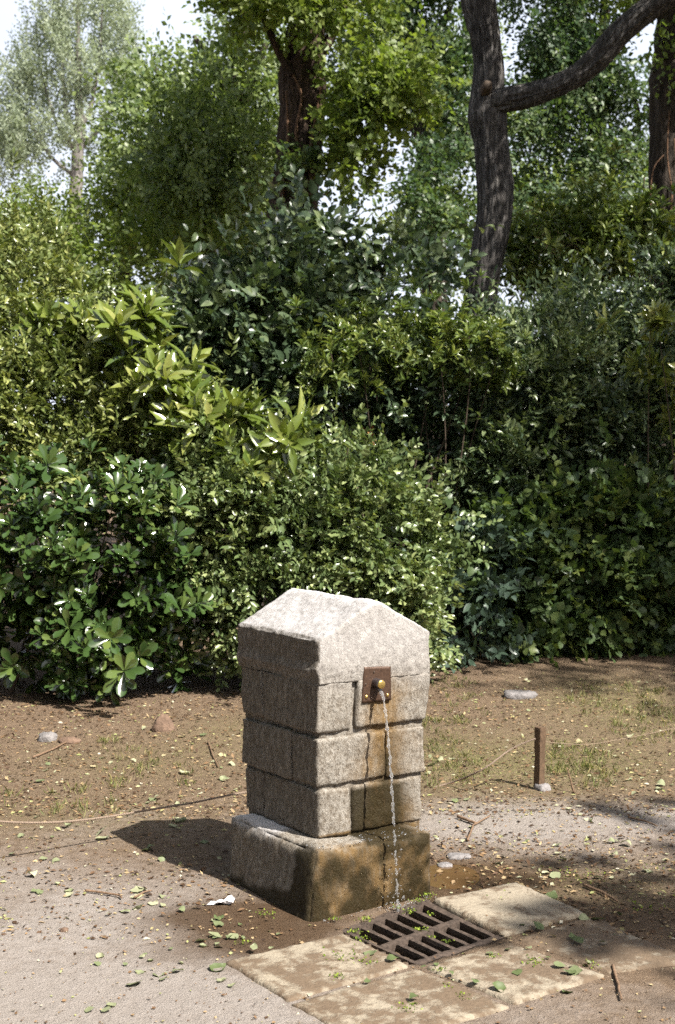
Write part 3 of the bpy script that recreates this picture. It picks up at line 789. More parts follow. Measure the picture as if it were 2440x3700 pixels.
def leaves_rosette(p, d, rs, k=8, size=.07, spread=(35, 80), wid=.42):
    n = len(p); d = norm(d); ref = np.where(np.abs(d[:, 2:3]) > .9, np.array([[1., 0, 0]]), np.array([[0, 0, 1.]]))
    a = norm(np.cross(d, ref)); b = np.cross(d, a); P, D, Nn, S, T = [], [], [], [], []
    ph0 = rs.rand(n)*6.28; sz = size*(.75+.5*rs.rand(n)); keep = np.arange(n)
    for j in range(k):
        an = ph0+j*2.4+rs.normal(size=n)*.15; el = np.radians(spread[0]+(spread[1]-spread[0])*((j+.5)/k)+rs.normal(size=n)*8)
        side = a*np.cos(an)[:, None]+b*np.sin(an)[:, None]
        dd = d*np.cos(el)[:, None]+side*np.sin(el)[:, None]; nn = d*np.sin(el)[:, None]-side*np.cos(el)[:, None]
        P.append(p+dd*(size*.08)-d*(size*.25*j/k)[..., None] if np.ndim(size*.25*j/k) else p+dd*(size*.08)-d*(size*.3*j/k)); D.append(dd); Nn.append(nn); S.append(sz*(.6+.55*(j/k)**.5)*(.9+.2*rs.rand(n)))
        T.append(1-j/k*.7)
    return np.concatenate(P), np.concatenate(D), np.concatenate(Nn), np.concatenate(S), np.tile(keep, k), np.repeat(np.array(T), n)
def leaves_spray(p, d, rs, k=8, size=.04, length=.16, flat=.6, ang=55, droop=.0):
    """leaves in two ranks along a twig"""
    n = len(p); d = norm(d-np.array([0, 0, droop])); up = norm(np.array([[0, 0, 1.]])*flat+rand_unit(n, rs)*(1-flat)+np.array([[0.25, -.35, 0]]))
    side = norm(np.cross(d, up)); upn = np.cross(side, d); P, D, Nn, S, T = [], [], [], [], []
    ln = length*(.7+.6*rs.rand(n))
    for j in range(k):
        s = -1 if j % 2 else 1
        if j == k-1: s = 0
        el = np.radians(ang+rs.normal(size=n)*12)*(1 if s else .15)
        dd = d*np.cos(el)[:, None]+side*(s*np.sin(el))[:, None]+upn*(rs.normal(size=n)*.22)[:, None]
        P.append(p+d*(ln*(j+.5)/k)[:, None]); D.append(dd); Nn.append(upn+rs.normal(size=(n, 3))*.5)
        S.append(size*(.7+.5*rs.rand(n))*(1 if j < k-2 else .8)); T.append(.35+.5*(j/k))
    return np.concatenate(P), np.concatenate(D), np.concatenate(Nn), np.concatenate(S), np.tile(np.arange(n), k), np.repeat(np.array(T), n)
def bake(P, D, Nn, S, tone, tpl, wid, base):
    V0, F0 = TPL[tpl]; x, y, z = frames(D, Nn); S = S[:, None, None]
    w = (wid*(1 if np.ndim(wid) == 0 else 1))
    V = P[:, None, :]+S*(V0[None, :, 0:1]*w*x[:, None, :]+V0[None, :, 1:2]*y[:, None, :]+V0[None, :, 2:3]*z[:, None, :])
    m = len(V0); F = (np.arange(len(P))[:, None, None]*m+F0[None]).reshape(-1, 3)
    return V.reshape(-1, 3)-base, F, np.repeat(tone, m)
def stems_mesh(base, tips, rs, n=14, r=.012, spread=.25):
    Vs, Fs, off = [], [], 0
    idx = rs.choice(len(tips), min(n, len(tips)), replace=False)
    for i in idx:
        b = base+np.array([rs.normal()*spread, rs.normal()*spread*.5, -.03]); t = tips[i]
        m1 = b*.6+t*.4+rs.normal(size=3)*.06; m2 = b*.25+t*.75+rs.normal(size=3)*.06
        s = np.linspace(0, 1, 10)[:, None]; pth = (1-s)**3*b+3*s*(1-s)**2*m1+3*s*s*(1-s)*m2+s**3*t
        V, F = tube(pth, r*(1-.75*s[:, 0]), 5, False); Vs.append(V); Fs.append(np.array(F)+off); off += len(V)
    return np.concatenate(Vs), np.concatenate(Fs)

def plant(name, label, cat, lumps, style, mat, tpl, n_sub, n_tw, sub_r, k, size, wid, seed, base=None, indiv=0, group=None,
          up=.35, rnd=.45, length=.16, flat=.6, droop=0., spread=(35, 80), ang=55, shell=.72, fb=.75, stem=(14, .012), tone_bias=0., parts_name=('foliage', 'stems'), root=None, toward=None, itpl=None, stray_len=.28):
    rs = np.random.RandomState(seed)
    lumps = np.array(lumps, float)
    if base is None:
        base = np.array([np.average(lumps[:, 0], weights=lumps[:, 3]), np.average(lumps[:, 1], weights=lumps[:, 3]), 0.]); base[2] = gz(base[0], base[1])
    base = np.array(base, float)
    p, outw, ct = lump_points(lumps, n_sub, n_tw, rs, sub_r, shell, fb)
    d = norm(outw+np.array([0, 0, up])+rs.normal(size=p.shape)*rnd+(np.array(toward) if toward is not None else 0))
    stray = rs.rand(len(p)) < .10; p = p+outw*(stray*rs.rand(len(p))*stray_len)[:, None]+np.array([0, 0, 1.])*(stray*rs.rand(len(p))*stray_len*.6)[:, None]
    ok = p[:, 2] > .06; p, d, ct = p[ok], d[ok], ct[ok]
    if style == 'rosette': P, D, Nn, S, ti, tj = leaves_rosette(p, d, rs, k, size, spread)
    else: P, D, Nn, S, ti, tj = leaves_spray(p, d, rs, k, size, length, flat, ang, droop)
    tone = np.clip(.42*rs.rand(len(P))+.28*ct[ti]+.3*tj+tone_bias, 0, 1)
    root = root or empty(name, base, label, cat, group)
    sel = np.zeros(len(P), bool)
    if indiv:
        px, py, dz = project(P)
        ok = (px > 5) & (px < 2435) & (py > 5) & (py < 3690)
        cell = (np.floor(px/26).astype(int)*1000+np.floor(py/26).astype(int)); order = np.argsort(dz)
        order = order[ok[order]]
        _, first = np.unique(cell[order], return_index=True); cand = order[first]
        w = S[cand]/dz[cand]
        cand = cand[np.argsort(-w)][:indiv]; sel[cand] = True
        V0, F0 = TPL[itpl or tpl]; x, y, z = frames(D, Nn)
        mesh_v = [mesh_from('leaf', V0*np.array([wid, 1, 1]), F0, tone=np.full(len(V0), (q+.5)/6)) for q in range(6)]
        for me in mesh_v: me.materials.append(M[mat])
        for i in cand:
            o = bpy.data.objects.new('leaf', mesh_v[min(5, int(tone[i]*6))]); col.objects.link(o); o.parent = root
            mt = Matrix.Identity(4); s = float(S[i])
            for r_ in range(3):
                mt[r_][0] = float(x[i, r_])*s; mt[r_][1] = float(y[i, r_])*s; mt[r_][2] = float(z[i, r_])*s; mt[r_][3] = float(P[i, r_]-base[r_])
            o.matrix_basis = mt
    q = ~sel
    V, F, tn = bake(P[q], D[q], Nn[q], S[q], tone[q], tpl, wid, base)
    fo = obj(parts_name[0], mesh_from(parts_name[0], V, F, tone=tn), M[mat], root); tag(fo, kind='stuff')
    if stem:
        V, F = stems_mesh(base, p-d*.03, rs, stem[0], stem[1], .2)
        so = obj(parts_name[1], mesh_from(parts_name[1], V-base, F), M['stem'], root); tag(so, kind='stuff')
    return root
def L(px, py, Y, rpx, rpy, ry):
    c = aty(px, py, Y); s = Y/FPX; return (c[0], c[1], c[2], rpx*s, ry, rpy*s)

# ---- shrubs of the left bank
plant('glossy_shrub', 'low shrub with glossy dark leaves in whorls beside the fountain at left', 'shrub',
      [L(120, 2020, 8.75, 330, 380, .55), L(420, 2060, 8.7, 300, 370, .5), L(620, 2180, 8.8, 170, 260, .4), L(300, 2330, 8.6, 320, 190, .42), L(-150, 2150, 8.8, 250, 380, .5)],
      'rosette', 'gloss', 'obovate', 300, 900, .09, 9, .098, .44, 11, indiv=300, up=.75, rnd=.35, spread=(18, 78), toward=(.15, -.12, 0), stem=(16, .010), shell=.5)
plant('small_leaved_shrub', 'tall shrub of small yellowish leaves at the far left edge', 'shrub',
      [L(60, 1350, 10.2, 330, 420, .6), L(330, 1500, 10.0, 300, 300, .5), L(20, 1060, 10.8, 300, 220, .5), L(-200, 1400, 10.3, 250, 450, .5), L(250, 1750, 9.5, 300, 160, .4), L(640, 1650, 9.9, 260, 170, .4), L(130, 1480, 9.6, 300, 200, .4), L(430, 1610, 9.4, 220, 120, .3)],
      'spray', 'small', 'hex', 400, 5400, .13, 8, .064, .46, 12, indiv=300, length=.19, flat=.6, up=.35, stem=(14, .010), shell=.5, toward=(.1, -.15, 0))
plant('spotted_laurel', 'spotted laurel with large pointed yellow-green leaves in the sun at left', 'shrub',
      [L(430, 1190, 9.5, 190, 90, .35), L(570, 1350, 9.3, 120, 130, .3), L(850, 1530, 8.95, 230, 80, .3), L(1020, 1620, 8.75, 140, 70, .25), L(230, 1160, 9.7, 120, 70, .3), L(720, 1480, 9.2, 120, 90, .3)],
      'rosette', 'aucuba', 'long', 60, 130, .12, 9, .18, .34, 13, indiv=295, up=1.1, rnd=.35, spread=(8, 95), toward=(.1, -.25, 0), stem=(14, .010), tone_bias=-.12, shell=.5)
plant('privet_shrub', 'dense rounded shrub of small fresh green leaves directly behind the fountain', 'shrub',
      [L(900, 1900, 9.0, 290, 300, .55), L(1200, 1920, 9.1, 300, 280, .55), L(1430, 2050, 9.1, 180, 200, .42), L(1050, 2180, 8.95, 330, 220, .5), L(1380, 2250, 9.0, 200, 160, .4), L(760, 1860, 9.0, 200, 220, .4)],
      'spray', 'smallb', 'hex', 330, 4700, .11, 9, .054, .6, 14, indiv=300, length=.16, flat=.5, up=.2, toward=(.15, -.3, 0), stem=(14, .010), shell=.5)
# ---- middle
plant('dark_broadleaf_shrub', 'shadowy shrub with broad drooping leaves below the ivy-clad trunk', 'shrub',
      [L(1090, 1000, 11.6, 140, 150, .5), L(1000, 1230, 11.3, 250, 220, .5), L(1160, 1400, 11.0, 280, 200, .5), L(1440, 1040, 11.8, 130, 110, .4), L(780, 1290, 11.4, 220, 210, .5)],
      'spray', 'shade', 'hex', 240, 1900, .15, 7, .11, .6, 15, indiv=300, length=.28, flat=.45, droop=.35, up=.3, stem=(14, .010), shell=.45, itpl='ovate', toward=(.1, -.2, 0))
plant('evergreen_shrub', 'domed evergreen shrub with bright young shoots on top, shaded beneath', 'shrub',
      [L(1250, 1300, 10.4, 180, 130, .4), L(1480, 1230, 10.6, 200, 140, .45), L(1690, 1290, 10.5, 180, 140, .4), L(1380, 1170, 10.7, 180, 90, .4)],
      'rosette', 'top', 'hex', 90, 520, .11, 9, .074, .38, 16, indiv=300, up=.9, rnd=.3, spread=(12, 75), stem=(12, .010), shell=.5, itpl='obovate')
sh_root = [o for o in bpy.data.objects if o.name.startswith('evergreen_shrub')][0]
plant('', None, None, [L(1350, 1480, 10.9, 290, 240, .5), L(1620, 1480, 11.0, 260, 260, .5), L(1500, 1800, 11.5, 330, 300, .4), L(1600, 2150, 11.4, 330, 300, .4), L(1250, 1650, 11.3, 300, 250, .4), L(1650, 1500, 12.1, 300, 300, .3), L(1950, 1500, 12.2, 300, 300, .3)],
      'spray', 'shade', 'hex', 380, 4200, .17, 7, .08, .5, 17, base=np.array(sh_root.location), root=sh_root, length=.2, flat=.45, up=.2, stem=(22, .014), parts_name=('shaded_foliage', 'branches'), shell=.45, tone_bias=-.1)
# ---- right
plant('large_evergreen_shrub', 'big spreading shrub of mid green leaves filling the right side', 'shrub',
      [L(1980, 1500, 11.0, 330, 330, .6), L(2280, 1650, 10.9, 300, 380, .6), L(1850, 1750, 10.8, 260, 260, .5), L(2180, 1270, 11.6, 300, 190, .5), L(2480, 1400, 11.2, 250, 500, .5), L(1980, 1280, 12.0, 180, 140, .4)],
      'spray', 'shade', 'hex', 380, 5600, .15, 8, .074, .46, 18, indiv=300, length=.2, flat=.45, up=.25, stem=(14, .010), tone_bias=.08, shell=.45, toward=(.1, -.25, 0))
plant('ivy_mound', 'low mound of lobed ivy leaves hanging over litter at the right', 'shrub',
      [L(1900, 2080, 10.3, 300, 260, .5), L(2200, 2050, 10.3, 300, 270, .5), L(2450, 2080, 10.4, 240, 290, .5), L(1850, 2270, 10.1, 250, 120, .4), L(2130, 2220, 10.2, 200, 130, .4)],
      'spray', 'ivy', 'hex', 280, 2900, .12, 8, .074, .95, 19, indiv=300, length=.24, flat=.3, droop=.45, up=.15, toward=(.15, -.45, 0), stem=(12, .008), shell=.5, itpl='ivy')
plant('bluish_shrub', 'small bluish grey leaved shrub tucked between the fountain and the ivy', 'shrub',
      [L(1700, 2080, 9.85, 110, 190, .25), L(1640, 2280, 9.7, 120, 120, .25), L(1740, 1960, 9.9, 70, 80, .15)],
      'spray', 'blue', 'ovate', 50, 150, .10, 7, .090, .6, 20, indiv=200, length=.22, flat=.4, droop=.25, up=.4, toward=(0, -.4, 0), stem=(8, .008))
plant('cherry_laurel', 'cherry laurel with long bright upright leaves behind the large shrub at right', 'shrub',
      [L(2000, 940, 13.0, 190, 130, .5), L(2230, 900, 13.2, 200, 140, .5), L(2120, 820, 13.5, 160, 90, .4)],
      'rosette', 'top', 'hex', 150, 800, .16, 8, .115, .34, 21, indiv=300, up=1.0, rnd=.35, spread=(10, 75), stem=(12, .010), shell=.5, itpl='long')
plant('spotted_laurel', 'second spotted laurel with yellow leaves cut off by the right edge', 'shrub',
      [L(2400, 1280, 10.0, 70, 130, .25), L(2430, 1740, 9.9, 50, 70, .2), L(2480, 1500, 10.1, 60, 250, .25)],
      'rosette', 'aucuba', 'long', 26, 50, .10, 8, .125, .36, 22, indiv=200, up=.5, rnd=.4, spread=(20, 90), toward=(-.3, -.3, 0), stem=(8, .008))

# ------------------------------------------------------------------ trees
def trunk_mesh(pts, n_around, step, amp, seed, lobes=9):
    """pts: rows x, y, z, r; returns V, F, ridge with furrowed bark"""
    P = np.array(pts, float); L_ = np.concatenate([[0], np.cumsum(np.linalg.norm(np.diff(P[:, :3], axis=0), axis=1))])
    s = np.linspace(0, L_[-1], int(L_[-1]/step)+2)
    def cr(k):
        out = np.empty(len(s))
        for a, sv in enumerate(s):
            i = min(np.searchsorted(L_, sv, 'right')-1, len(P)-2); i = max(i, 0); t = (sv-L_[i])/(L_[i+1]-L_[i])
            p0, p1, p2, p3 = P[max(i-1, 0), k], P[i, k], P[i+1, k], P[min(i+2, len(P)-1), k]
            out[a] = .5*(2*p1+(-p0+p2)*t+(2*p0-5*p1+4*p2-p3)*t*t+(-p0+3*p1-3*p2+p3)*t**3)
        return out
    C = np.stack([cr(0), cr(1), cr(2)], -1); R = cr(3)
    tg = norm(np.gradient(C, axis=0)); ref = np.array([0, 1.0, 0.02]); a = norm(np.cross(tg, ref)); b = np.cross(tg, a)
    an = np.linspace(0, 2*np.pi, n_around, endpoint=False)
    A, Sx = np.meshgrid(an, s)
    rad0 = R.mean()
    Pn = np.stack([np.cos(A)*rad0*42+.5*np.sin(Sx*3), np.sin(A)*rad0*42, Sx*3.0+seed*10], -1)
    rg = 1-np.abs(fbm(Pn, 1.0, 3))*2.4
    big = fbm(np.stack([np.cos(A)*1.2, np.sin(A)*1.2, Sx*2.2+seed], -1), 1.0, 2)
    rr_ = R[:, None]*(1+.10*big)+amp*(rg-.5)
    V = C[:, None, :]+rr_[..., None]*(np.cos(A)[..., None]*a[:, None, :]+np.sin(A)[..., None]*b[:, None, :])
    m = len(s); i, j = np.meshgrid(np.arange(n_around), np.arange(m-1)); q = (j*n_around+i).ravel(); q2 = (j*n_around+(i+1) % n_around).ravel()
    F = np.stack([q, q2, q2+n_around, q+n_around], -1)
    return V.reshape(-1, 3), F, np.clip(rg, 0, 1).ravel()
def trunk(name, pts, mat, root, base, n=48, step=.03, amp=.012, seed=0):
    V, F, rg = trunk_mesh(pts, n, step, amp, seed)
    return obj(name, mesh_from(name, V-base, F, attrs={'ridge': rg}), M[mat], root)
def px_path(rows, Y):   # rows of (px, py, width px) at depth Y (or own depth)
    out = []
    for r_ in rows:
        y = r_[3] if len(r_) > 3 else Y; p = aty(r_[0], r_[1], y); out.append((p[0], p[1], p[2], r_[2]*y/FPX/2))
    return out
def crown(root, base, lumps, mat, n_sub, n_tw, seed, size=.06, k=7, tpl='quad', wid=.62, length=.3, sub_r=.35, droop=.3, up=.2, tone_bias=0, fb=.5, shell=.3, rnd=.6, flat=.4, indiv=0):
    plant('', None, None, lumps, 'spray', mat, tpl, n_sub, n_tw, sub_r, k, size, wid, seed, base=base, root=root, length=length, flat=flat, droop=droop, up=up, rnd=rnd, shell=shell, fb=fb, stem=None, tone_bias=tone_bias, parts_name=('crown', 'x'), indiv=indiv)

# tree with the level limb
Y4 = 12.5
b4 = aty(1740, 1500, Y4); b4[2] = gz(b4[0], b4[1]); 
t4 = empty('forked_tree', b4, 'furrowed grey-barked tree with a level limb sweeping up to the right', 'tree')
g4 = aty(1742, 1500, Y4)
pts = [(b4[0]+.02, b4[1], -.1, .24), (b4[0], b4[1], .25, .18)]+px_path([(1738, 1400, 118), (1736, 1200, 116), (1738, 1060, 116), (1766, 900, 118), (1782, 780, 122), (1787, 680, 126), (1782, 600, 122), (1770, 500, 122), (1762, 420, 138), (1764, 330, 118), (1766, 240, 104), (1758, 160, 102), (1744, 80, 112), (1728, 0, 122), (1712, -150, 112), (1700, -400, 100), (1690, -800, 80), (1690, -1300, 45)], Y4)
trunk('trunk', pts, 'bark', t4, b4, 96, .02, .022, 1)
limb = px_path([(1735, 395, 70, 12.46), (1790, 368, 88, 12.42), (1900, 346, 84, 12.35), (2010, 312, 78, 12.3), (2100, 262, 80, 12.25), (2165, 205, 86, 12.2), (2230, 130, 86, 12.15), (2310, 60, 84, 12.1), (2400, -10, 84, 12.0), (2560, -110, 80, 11.9), (2800, -300, 66, 11.7), (3000, -600, 40, 11.5)], Y4)
trunk('limb', limb, 'bark', t4, b4, 72, .02, .016, 2)
st = px_path([(1752, 345, 46, 12.44), (1758, 318, 40, 12.32), (1762, 305, 32, 12.26)], Y4)
V, F, rg = trunk_mesh(st, 20, .015, .004, 5); V2 = V.reshape(-1, 20, 3); nV = len(V)
Fl = [tuple(f) for f in F]+[tuple(range(nV-20, nV))]
stub = obj('branch_stub', mesh_from('branch_stub', V-b4, Fl, attrs={'ridge': rg}), M['stem'], t4); stub['label'] = 'sawn-off brown branch stub at the fork'
crown(t4, b4, [L(1700, -700, 12.8, 700, 380, 2.0), L(2500, -700, 12.5, 600, 380, 2.0), (2.9, 8.6, 7.8, 1.2, 1.0, .6), (3.7, 10.2, 7.6, 1.3, 1.1, .7), (1.6, 9.4, 8.0, .9, .8, .5), L(2900, -350, 12, 350, 350, 1.6), L(2350, -1100, 12.5, 700, 350, 2.0)], 'tree', 280, 3000, 41, .085, 8, 'quad', .7, .4, .4, .3)

# reddish trunk grown with ivy
Y3 = 16.0
b3 = aty(1030, 1400, Y3); b3[2] = 0.05
t3 = empty('ivy_clad_tree', b3, 'thick reddish brown trunk with ivy and bushy leaves at its top', 'tree')
trunk('trunk', [(b3[0]-.02, b3[1], -.1, .4)]+px_path([(1015, 1200, 220), (1040, 900, 190), (1066, 700, 172), (1082, 520, 162), (1092, 400, 160), (1094, 300, 168), (1100, 200, 145), (1110, 50, 115), (1120, -200, 95), (1120, -600, 70)], Y3), 'redbark', t3, b3, 64, .03, .035, 3)
for rows in ([(1120, 300, 40), (1170, 400, 30), (1240, 330, 24), (1330, 240, 16)], [(1060, 270, 40), (1010, 190, 30), (960, 80, 24), (900, -50, 18)], [(1130, 260, 40), (1200, 120, 34), (1260, -20, 26)]):
    trunk('branch', px_path(rows, Y3-.2), 'redbark', t3, b3, 16, .04, .006, 4)
for k_, rows in enumerate(([(1060, 760, 14), (1090, 600, 12), (1070, 480, 12), (1090, 350, 10), (1060, 270, 8)], [(1130, 720, 14), (1120, 560, 12), (1140, 430, 10), (1165, 300, 10)], [(1020, 720, 12), (1040, 520, 10), (1035, 330, 8)])):
    trunk('ivy_stem', px_path(rows, Y3-.27), 'vine', t3, b3, 8, .05, .004, 7+k_)
crown(t3, b3, [L(1060, 30, 15.6, 210, 100, .8), L(960, 10, 15.8, 170, 90, .7), L(1250, 60, 15.8, 120, 90, .7), L(1170, -230, 15.8, 230, 150, 1.0)], 'lime', 110, 1000, 42, .09, 7, 'quad', .8, .28, .22, .25, tone_bias=.1)
crown(t3, b3, [L(1300, 430, 15.6, 70, 100, .4), L(1390, 330, 15.5, 130, 90, .5), L(1480, 280, 15.5, 90, 80, .4), L(1270, 580, 15.6, 50, 110, .4)], 'lime', 110, 620, 43, .09, 7, 'quad', .85, .28, .2, .3, tone_bias=.05)
crown(t3, b3, [L(1090, 660, 15.65, 90, 120, .15)], 'ivy', 40, 90, 44, .08, 6, 'quad', .9, .2, .12, .3)

# dark tree at the left of the ivy-clad trunk
Y2 = 18.0
b2 = aty(760, 1300, Y2); b2[2] = 0.05
t2 = empty('shade_tree', b2, 'dark leafy tree against the sky between pale poplar and ivy-clad trunk', 'tree')
trunk('trunk', [(b2[0], b2[1], -.1, .25)]+px_path([(770, 1000, 110), (790, 800, 95), (810, 600, 85), (840, 420, 70), (860, 250, 55), (880, 80, 45), (890, -100, 30)], Y2), 'darkbark', t2, b2, 28, .06, .02, 5)
for rows in ([(800, 650, 50), (740, 480, 36), (660, 360, 26), (560, 250, 16)], [(830, 500, 44), (900, 330, 34), (960, 160, 22)], [(800, 720, 44), (690, 640, 30), (560, 560, 18)], [(840, 400, 40), (780, 250, 28), (700, 130, 16)]):
    trunk('branch', px_path(rows, Y2), 'darkbark', t2, b2, 12, .06, .008, 6)
crown(t2, b2, [L(670, 260, 18, 150, 85, 1.2), L(610, 460, 17.6, 140, 160, 1.2), L(760, 380, 18, 190, 190, 1.2), L(700, 600, 17.4, 260, 170, 1.2), L(920, 180, 18.2, 110, 160, 1.0), L(940, 450, 18.2, 110, 230, 1.0), L(530, 320, 18.3, 80, 80, .8), L(860, 640, 17.6, 180, 170, 1.0)], 'tree', 330, 2700, 45, .09, 7, 'quad', .66, .32, .34, .35, shell=.0, tone_bias=.35)

# bushes further back on the left, in the sun
b8 = aty(450, 1200, 20); b8[2] = .05
t8 = empty('sunlit_thicket_tree', b8, 'sunlit yellow-green bushy tree low behind the left shrubs', 'tree')
trunk('trunk', [(b8[0], b8[1], -.1, .14)]+px_path([(450, 1000, 50), (470, 800, 40), (460, 600, 26)], 20), 'darkbark', t8, b8, 14, .1, .01, 8)
crown(t8, b8, [L(520, 770, 19.5, 180, 140, 1.0), L(700, 820, 19, 230, 160, 1.0), L(220, 880, 19.5, 240, 120, 1.0), L(880, 850, 18.6, 170, 180, .8), L(40, 880, 20, 180, 110, 1.0), L(480, 600, 20, 100, 110, .7), L(450, 960, 17, 500, 130, 1.0), L(640, 660, 18.8, 200, 130, .8), L(900, 700, 18.4, 130, 130, .7), L(780, 560, 18.9, 120, 120, .6)], 'lime', 380, 4300, 46, .085, 7, 'quad', .62, .3, .24, .25, shell=.2, tone_bias=.0)

# pale poplar
Y1 = 40.0
b1 = aty(275, 1400, Y1); b1[2] = .1
t1 = empty('poplar', b1, 'tall pale hazy poplar against white sky at top left', 'tree')
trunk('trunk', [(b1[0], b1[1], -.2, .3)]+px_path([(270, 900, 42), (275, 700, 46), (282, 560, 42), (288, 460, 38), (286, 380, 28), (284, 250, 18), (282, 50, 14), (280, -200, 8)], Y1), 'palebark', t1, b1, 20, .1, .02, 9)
for rows in ([(285, 470, 24), (330, 380, 16), (360, 200, 10), (370, 20, 6)], [(283, 500, 22), (240, 400, 16), (225, 220, 10), (215, 30, 6)], [(280, 560, 18), (200, 430, 12), (150, 250, 8), (130, 90, 5)], [(284, 540, 18), (380, 440, 12), (420, 300, 7)], [(278, 640, 16), (180, 560, 12), (90, 400, 8), (50, 250, 5)]):
    trunk('branch', px_path(rows, Y1), 'palebark', t1, b1, 8, .15, .01, 10)
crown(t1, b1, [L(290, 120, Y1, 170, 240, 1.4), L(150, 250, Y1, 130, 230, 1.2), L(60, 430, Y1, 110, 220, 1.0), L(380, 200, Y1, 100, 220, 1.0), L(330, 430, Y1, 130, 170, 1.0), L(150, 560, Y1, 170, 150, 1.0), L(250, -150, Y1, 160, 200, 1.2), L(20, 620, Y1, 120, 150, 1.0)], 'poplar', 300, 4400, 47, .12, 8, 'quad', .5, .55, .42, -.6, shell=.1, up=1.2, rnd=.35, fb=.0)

# canopy tree at centre right behind the forked tree
Y6 = 20.0
b6 = aty(1560, 1300, Y6); b6[2] = .05
t6 = empty('canopy_tree', b6, 'leafy tree with dark arching boughs behind the forked trunk', 'tree')
trunk('trunk', [(b6[0], b6[1], -.1, .25)]+px_path([(1570, 1000, 90), (1565, 800, 80), (1545, 600, 70), (1530, 450, 56), (1490, 250, 44), (1480, 50, 34), (1475, -150, 26)], Y6), 'darkbark', t6, b6, 24, .06, .02, 11)
for rows in ([(1540, 520, 48), (1440, 400, 36), (1350, 460, 24), (1250, 560, 16)], [(1500, 300, 40), (1400, 120, 28), (1300, -20, 20)], [(1535, 470, 40), (1640, 420, 34), (1680, 480, 24), (1710, 600, 16)], [(1500, 240, 36), (1600, 90, 26), (1650, -50, 20)]):
    trunk('branch', px_path(rows, Y6), 'darkbark', t6, b6, 12, .06, .008, 12)
crown(t6, b6, [L(1400, 60, 20, 210, 120, 1.1), L(1600, 160, 20, 140, 190, 1.1), L(1640, 420, 19.5, 110, 210, 1.0), L(1520, 300, 20.5, 110, 150, 1.0), L(1330, 230, 20.5, 110, 110, .8), L(1600, 700, 19.5, 130, 180, 1.0), L(1480, 770, 18.5, 110, 130, .7), L(1530, -200, 20, 400, 160, 1.6)], 'tree', 260, 3200, 48, .095, 7, 'quad', .62, .34, .26, .5, shell=.2)

# right-hand trees
Y5 = 14.0
b5 = aty(2440, 1300, Y5); b5[2] = .05
t5 = empty('leaning_tree', b5, 'dark trunk with reddish ivy stems at the right edge', 'tree')
trunk('trunk', [(b5[0], b5[1], -.1, .32)]+px_path([(2445, 1250, 240), (2440, 1050, 210), (2430, 850, 170), (2428, 650, 160), (2440, 450, 170), (2450, 250, 190), (2470, 50, 170), (2490, -200, 150), (2500, -600, 100)], Y5), 'darkbark', t5, b5, 48, .04, .03, 13)
for k_, rows in enumerate(([(2380, 900, 7), (2352, 750, 7), (2356, 640, 6), (2372, 590, 5), (2400, 560, 4)], [(2420, 800, 8), (2428, 700, 7), (2412, 560, 6), (2420, 400, 5)], [(2372, 860, 5), (2340, 780, 5), (2326, 690, 4), (2330, 640, 3)], [(2440, 860, 7), (2445, 650, 6), (2436, 500, 5)])):
    trunk('ivy_stem', px_path(rows, Y5-.3), 'vine', t5, b5, 8, .05, .003, 14+k_)
crown(t5, b5, [L(2400, 150, 13.5, 100, 130, .5), L(2330, 60, 14.2, 160, 90, .7), L(2420, 480, 13.5, 60, 150, .3), L(2400, 720, 13.4, 50, 120, .25), L(2600, -300, 14, 500, 300, 1.5)], 'lime', 110, 1100, 49, .075, 6, 'quad', .8, .25, .22, .4, tone_bias=-.1)
Y7 = 21.0
b7 = aty(2120, 1300, Y7); b7[2] = .05
t7 = empty('weeping_tree', b7, 'tree with hanging foliage under the level limb at right', 'tree')
trunk('trunk', [(b7[0], b7[1], -.1, .2)]+px_path([(2125, 1000, 66), (2120, 800, 58), (2130, 600, 50), (2160, 400, 44), (2180, 150, 36), (2190, -150, 26)], Y7), 'darkbark', t7, b7, 20, .08, .015, 15)
for rows in ([(2160, 420, 36), (2080, 260, 26), (2000, 120, 18)], [(2180, 200, 34), (2280, 330, 22), (2310, 450, 14), (2290, 600, 9)], [(2170, 300, 34), (2060, 60, 24), (2040, -80, 16)]):
    trunk('branch', px_path(rows, Y7), 'darkbark', t7, b7, 10, .08, .008, 16)
crown(t7, b7, [L(1950, 120, 21, 140, 160, 1.1), L(2080, 320, 21, 170, 180, 1.1), L(1930, 400, 20.5, 120, 120, .9), L(2260, 420, 21, 140, 200, 1.0), L(2120, 80, 21.5, 160, 140, 1.0), L(2000, 640, 21, 160, 140, 1.0), L(2230, 680, 20.5, 160, 130, 1.0), L(1930, 820, 20, 130, 130, .8), L(2150, -150, 21, 450, 140, 1.5)], 'tree', 310, 3700, 50, .10, 8, 'quad', .55, .42, .24, .9, shell=.2)
b9 = aty(2050, 1300, 26); b9[2] = .05
t9 = empty('far_tree', b9, 'sunlit pale green tree far back between forked trunk and right edge', 'tree')
trunk('trunk', [(b9[0], b9[1], -.1, .18)]+px_path([(2010, 1000, 44), (2012, 800, 38), (2015, 650, 30), (2020, 500, 22)], 26), 'palebark', t9, b9, 14, .1, .012, 17)
crown(t9, b9, [L(2050, 620, 26, 220, 130, 1.2), L(1900, 760, 26, 170, 180, 1.2), L(2230, 720, 26, 200, 170, 1.2), L(2080, 830, 25, 280, 120, 1.0), L(2380, 640, 26, 130, 200, 1.0), L(1620, 880, 26, 180, 130, 1.0), L(1650, 380, 26, 220, 240, 1.0), L(1190, 230, 26, 220, 180, 1.0)], 'lime', 290, 2900, 51, .11, 7, 'quad', .62, .38, .32, .2, shell=.2, tone_bias=.1)

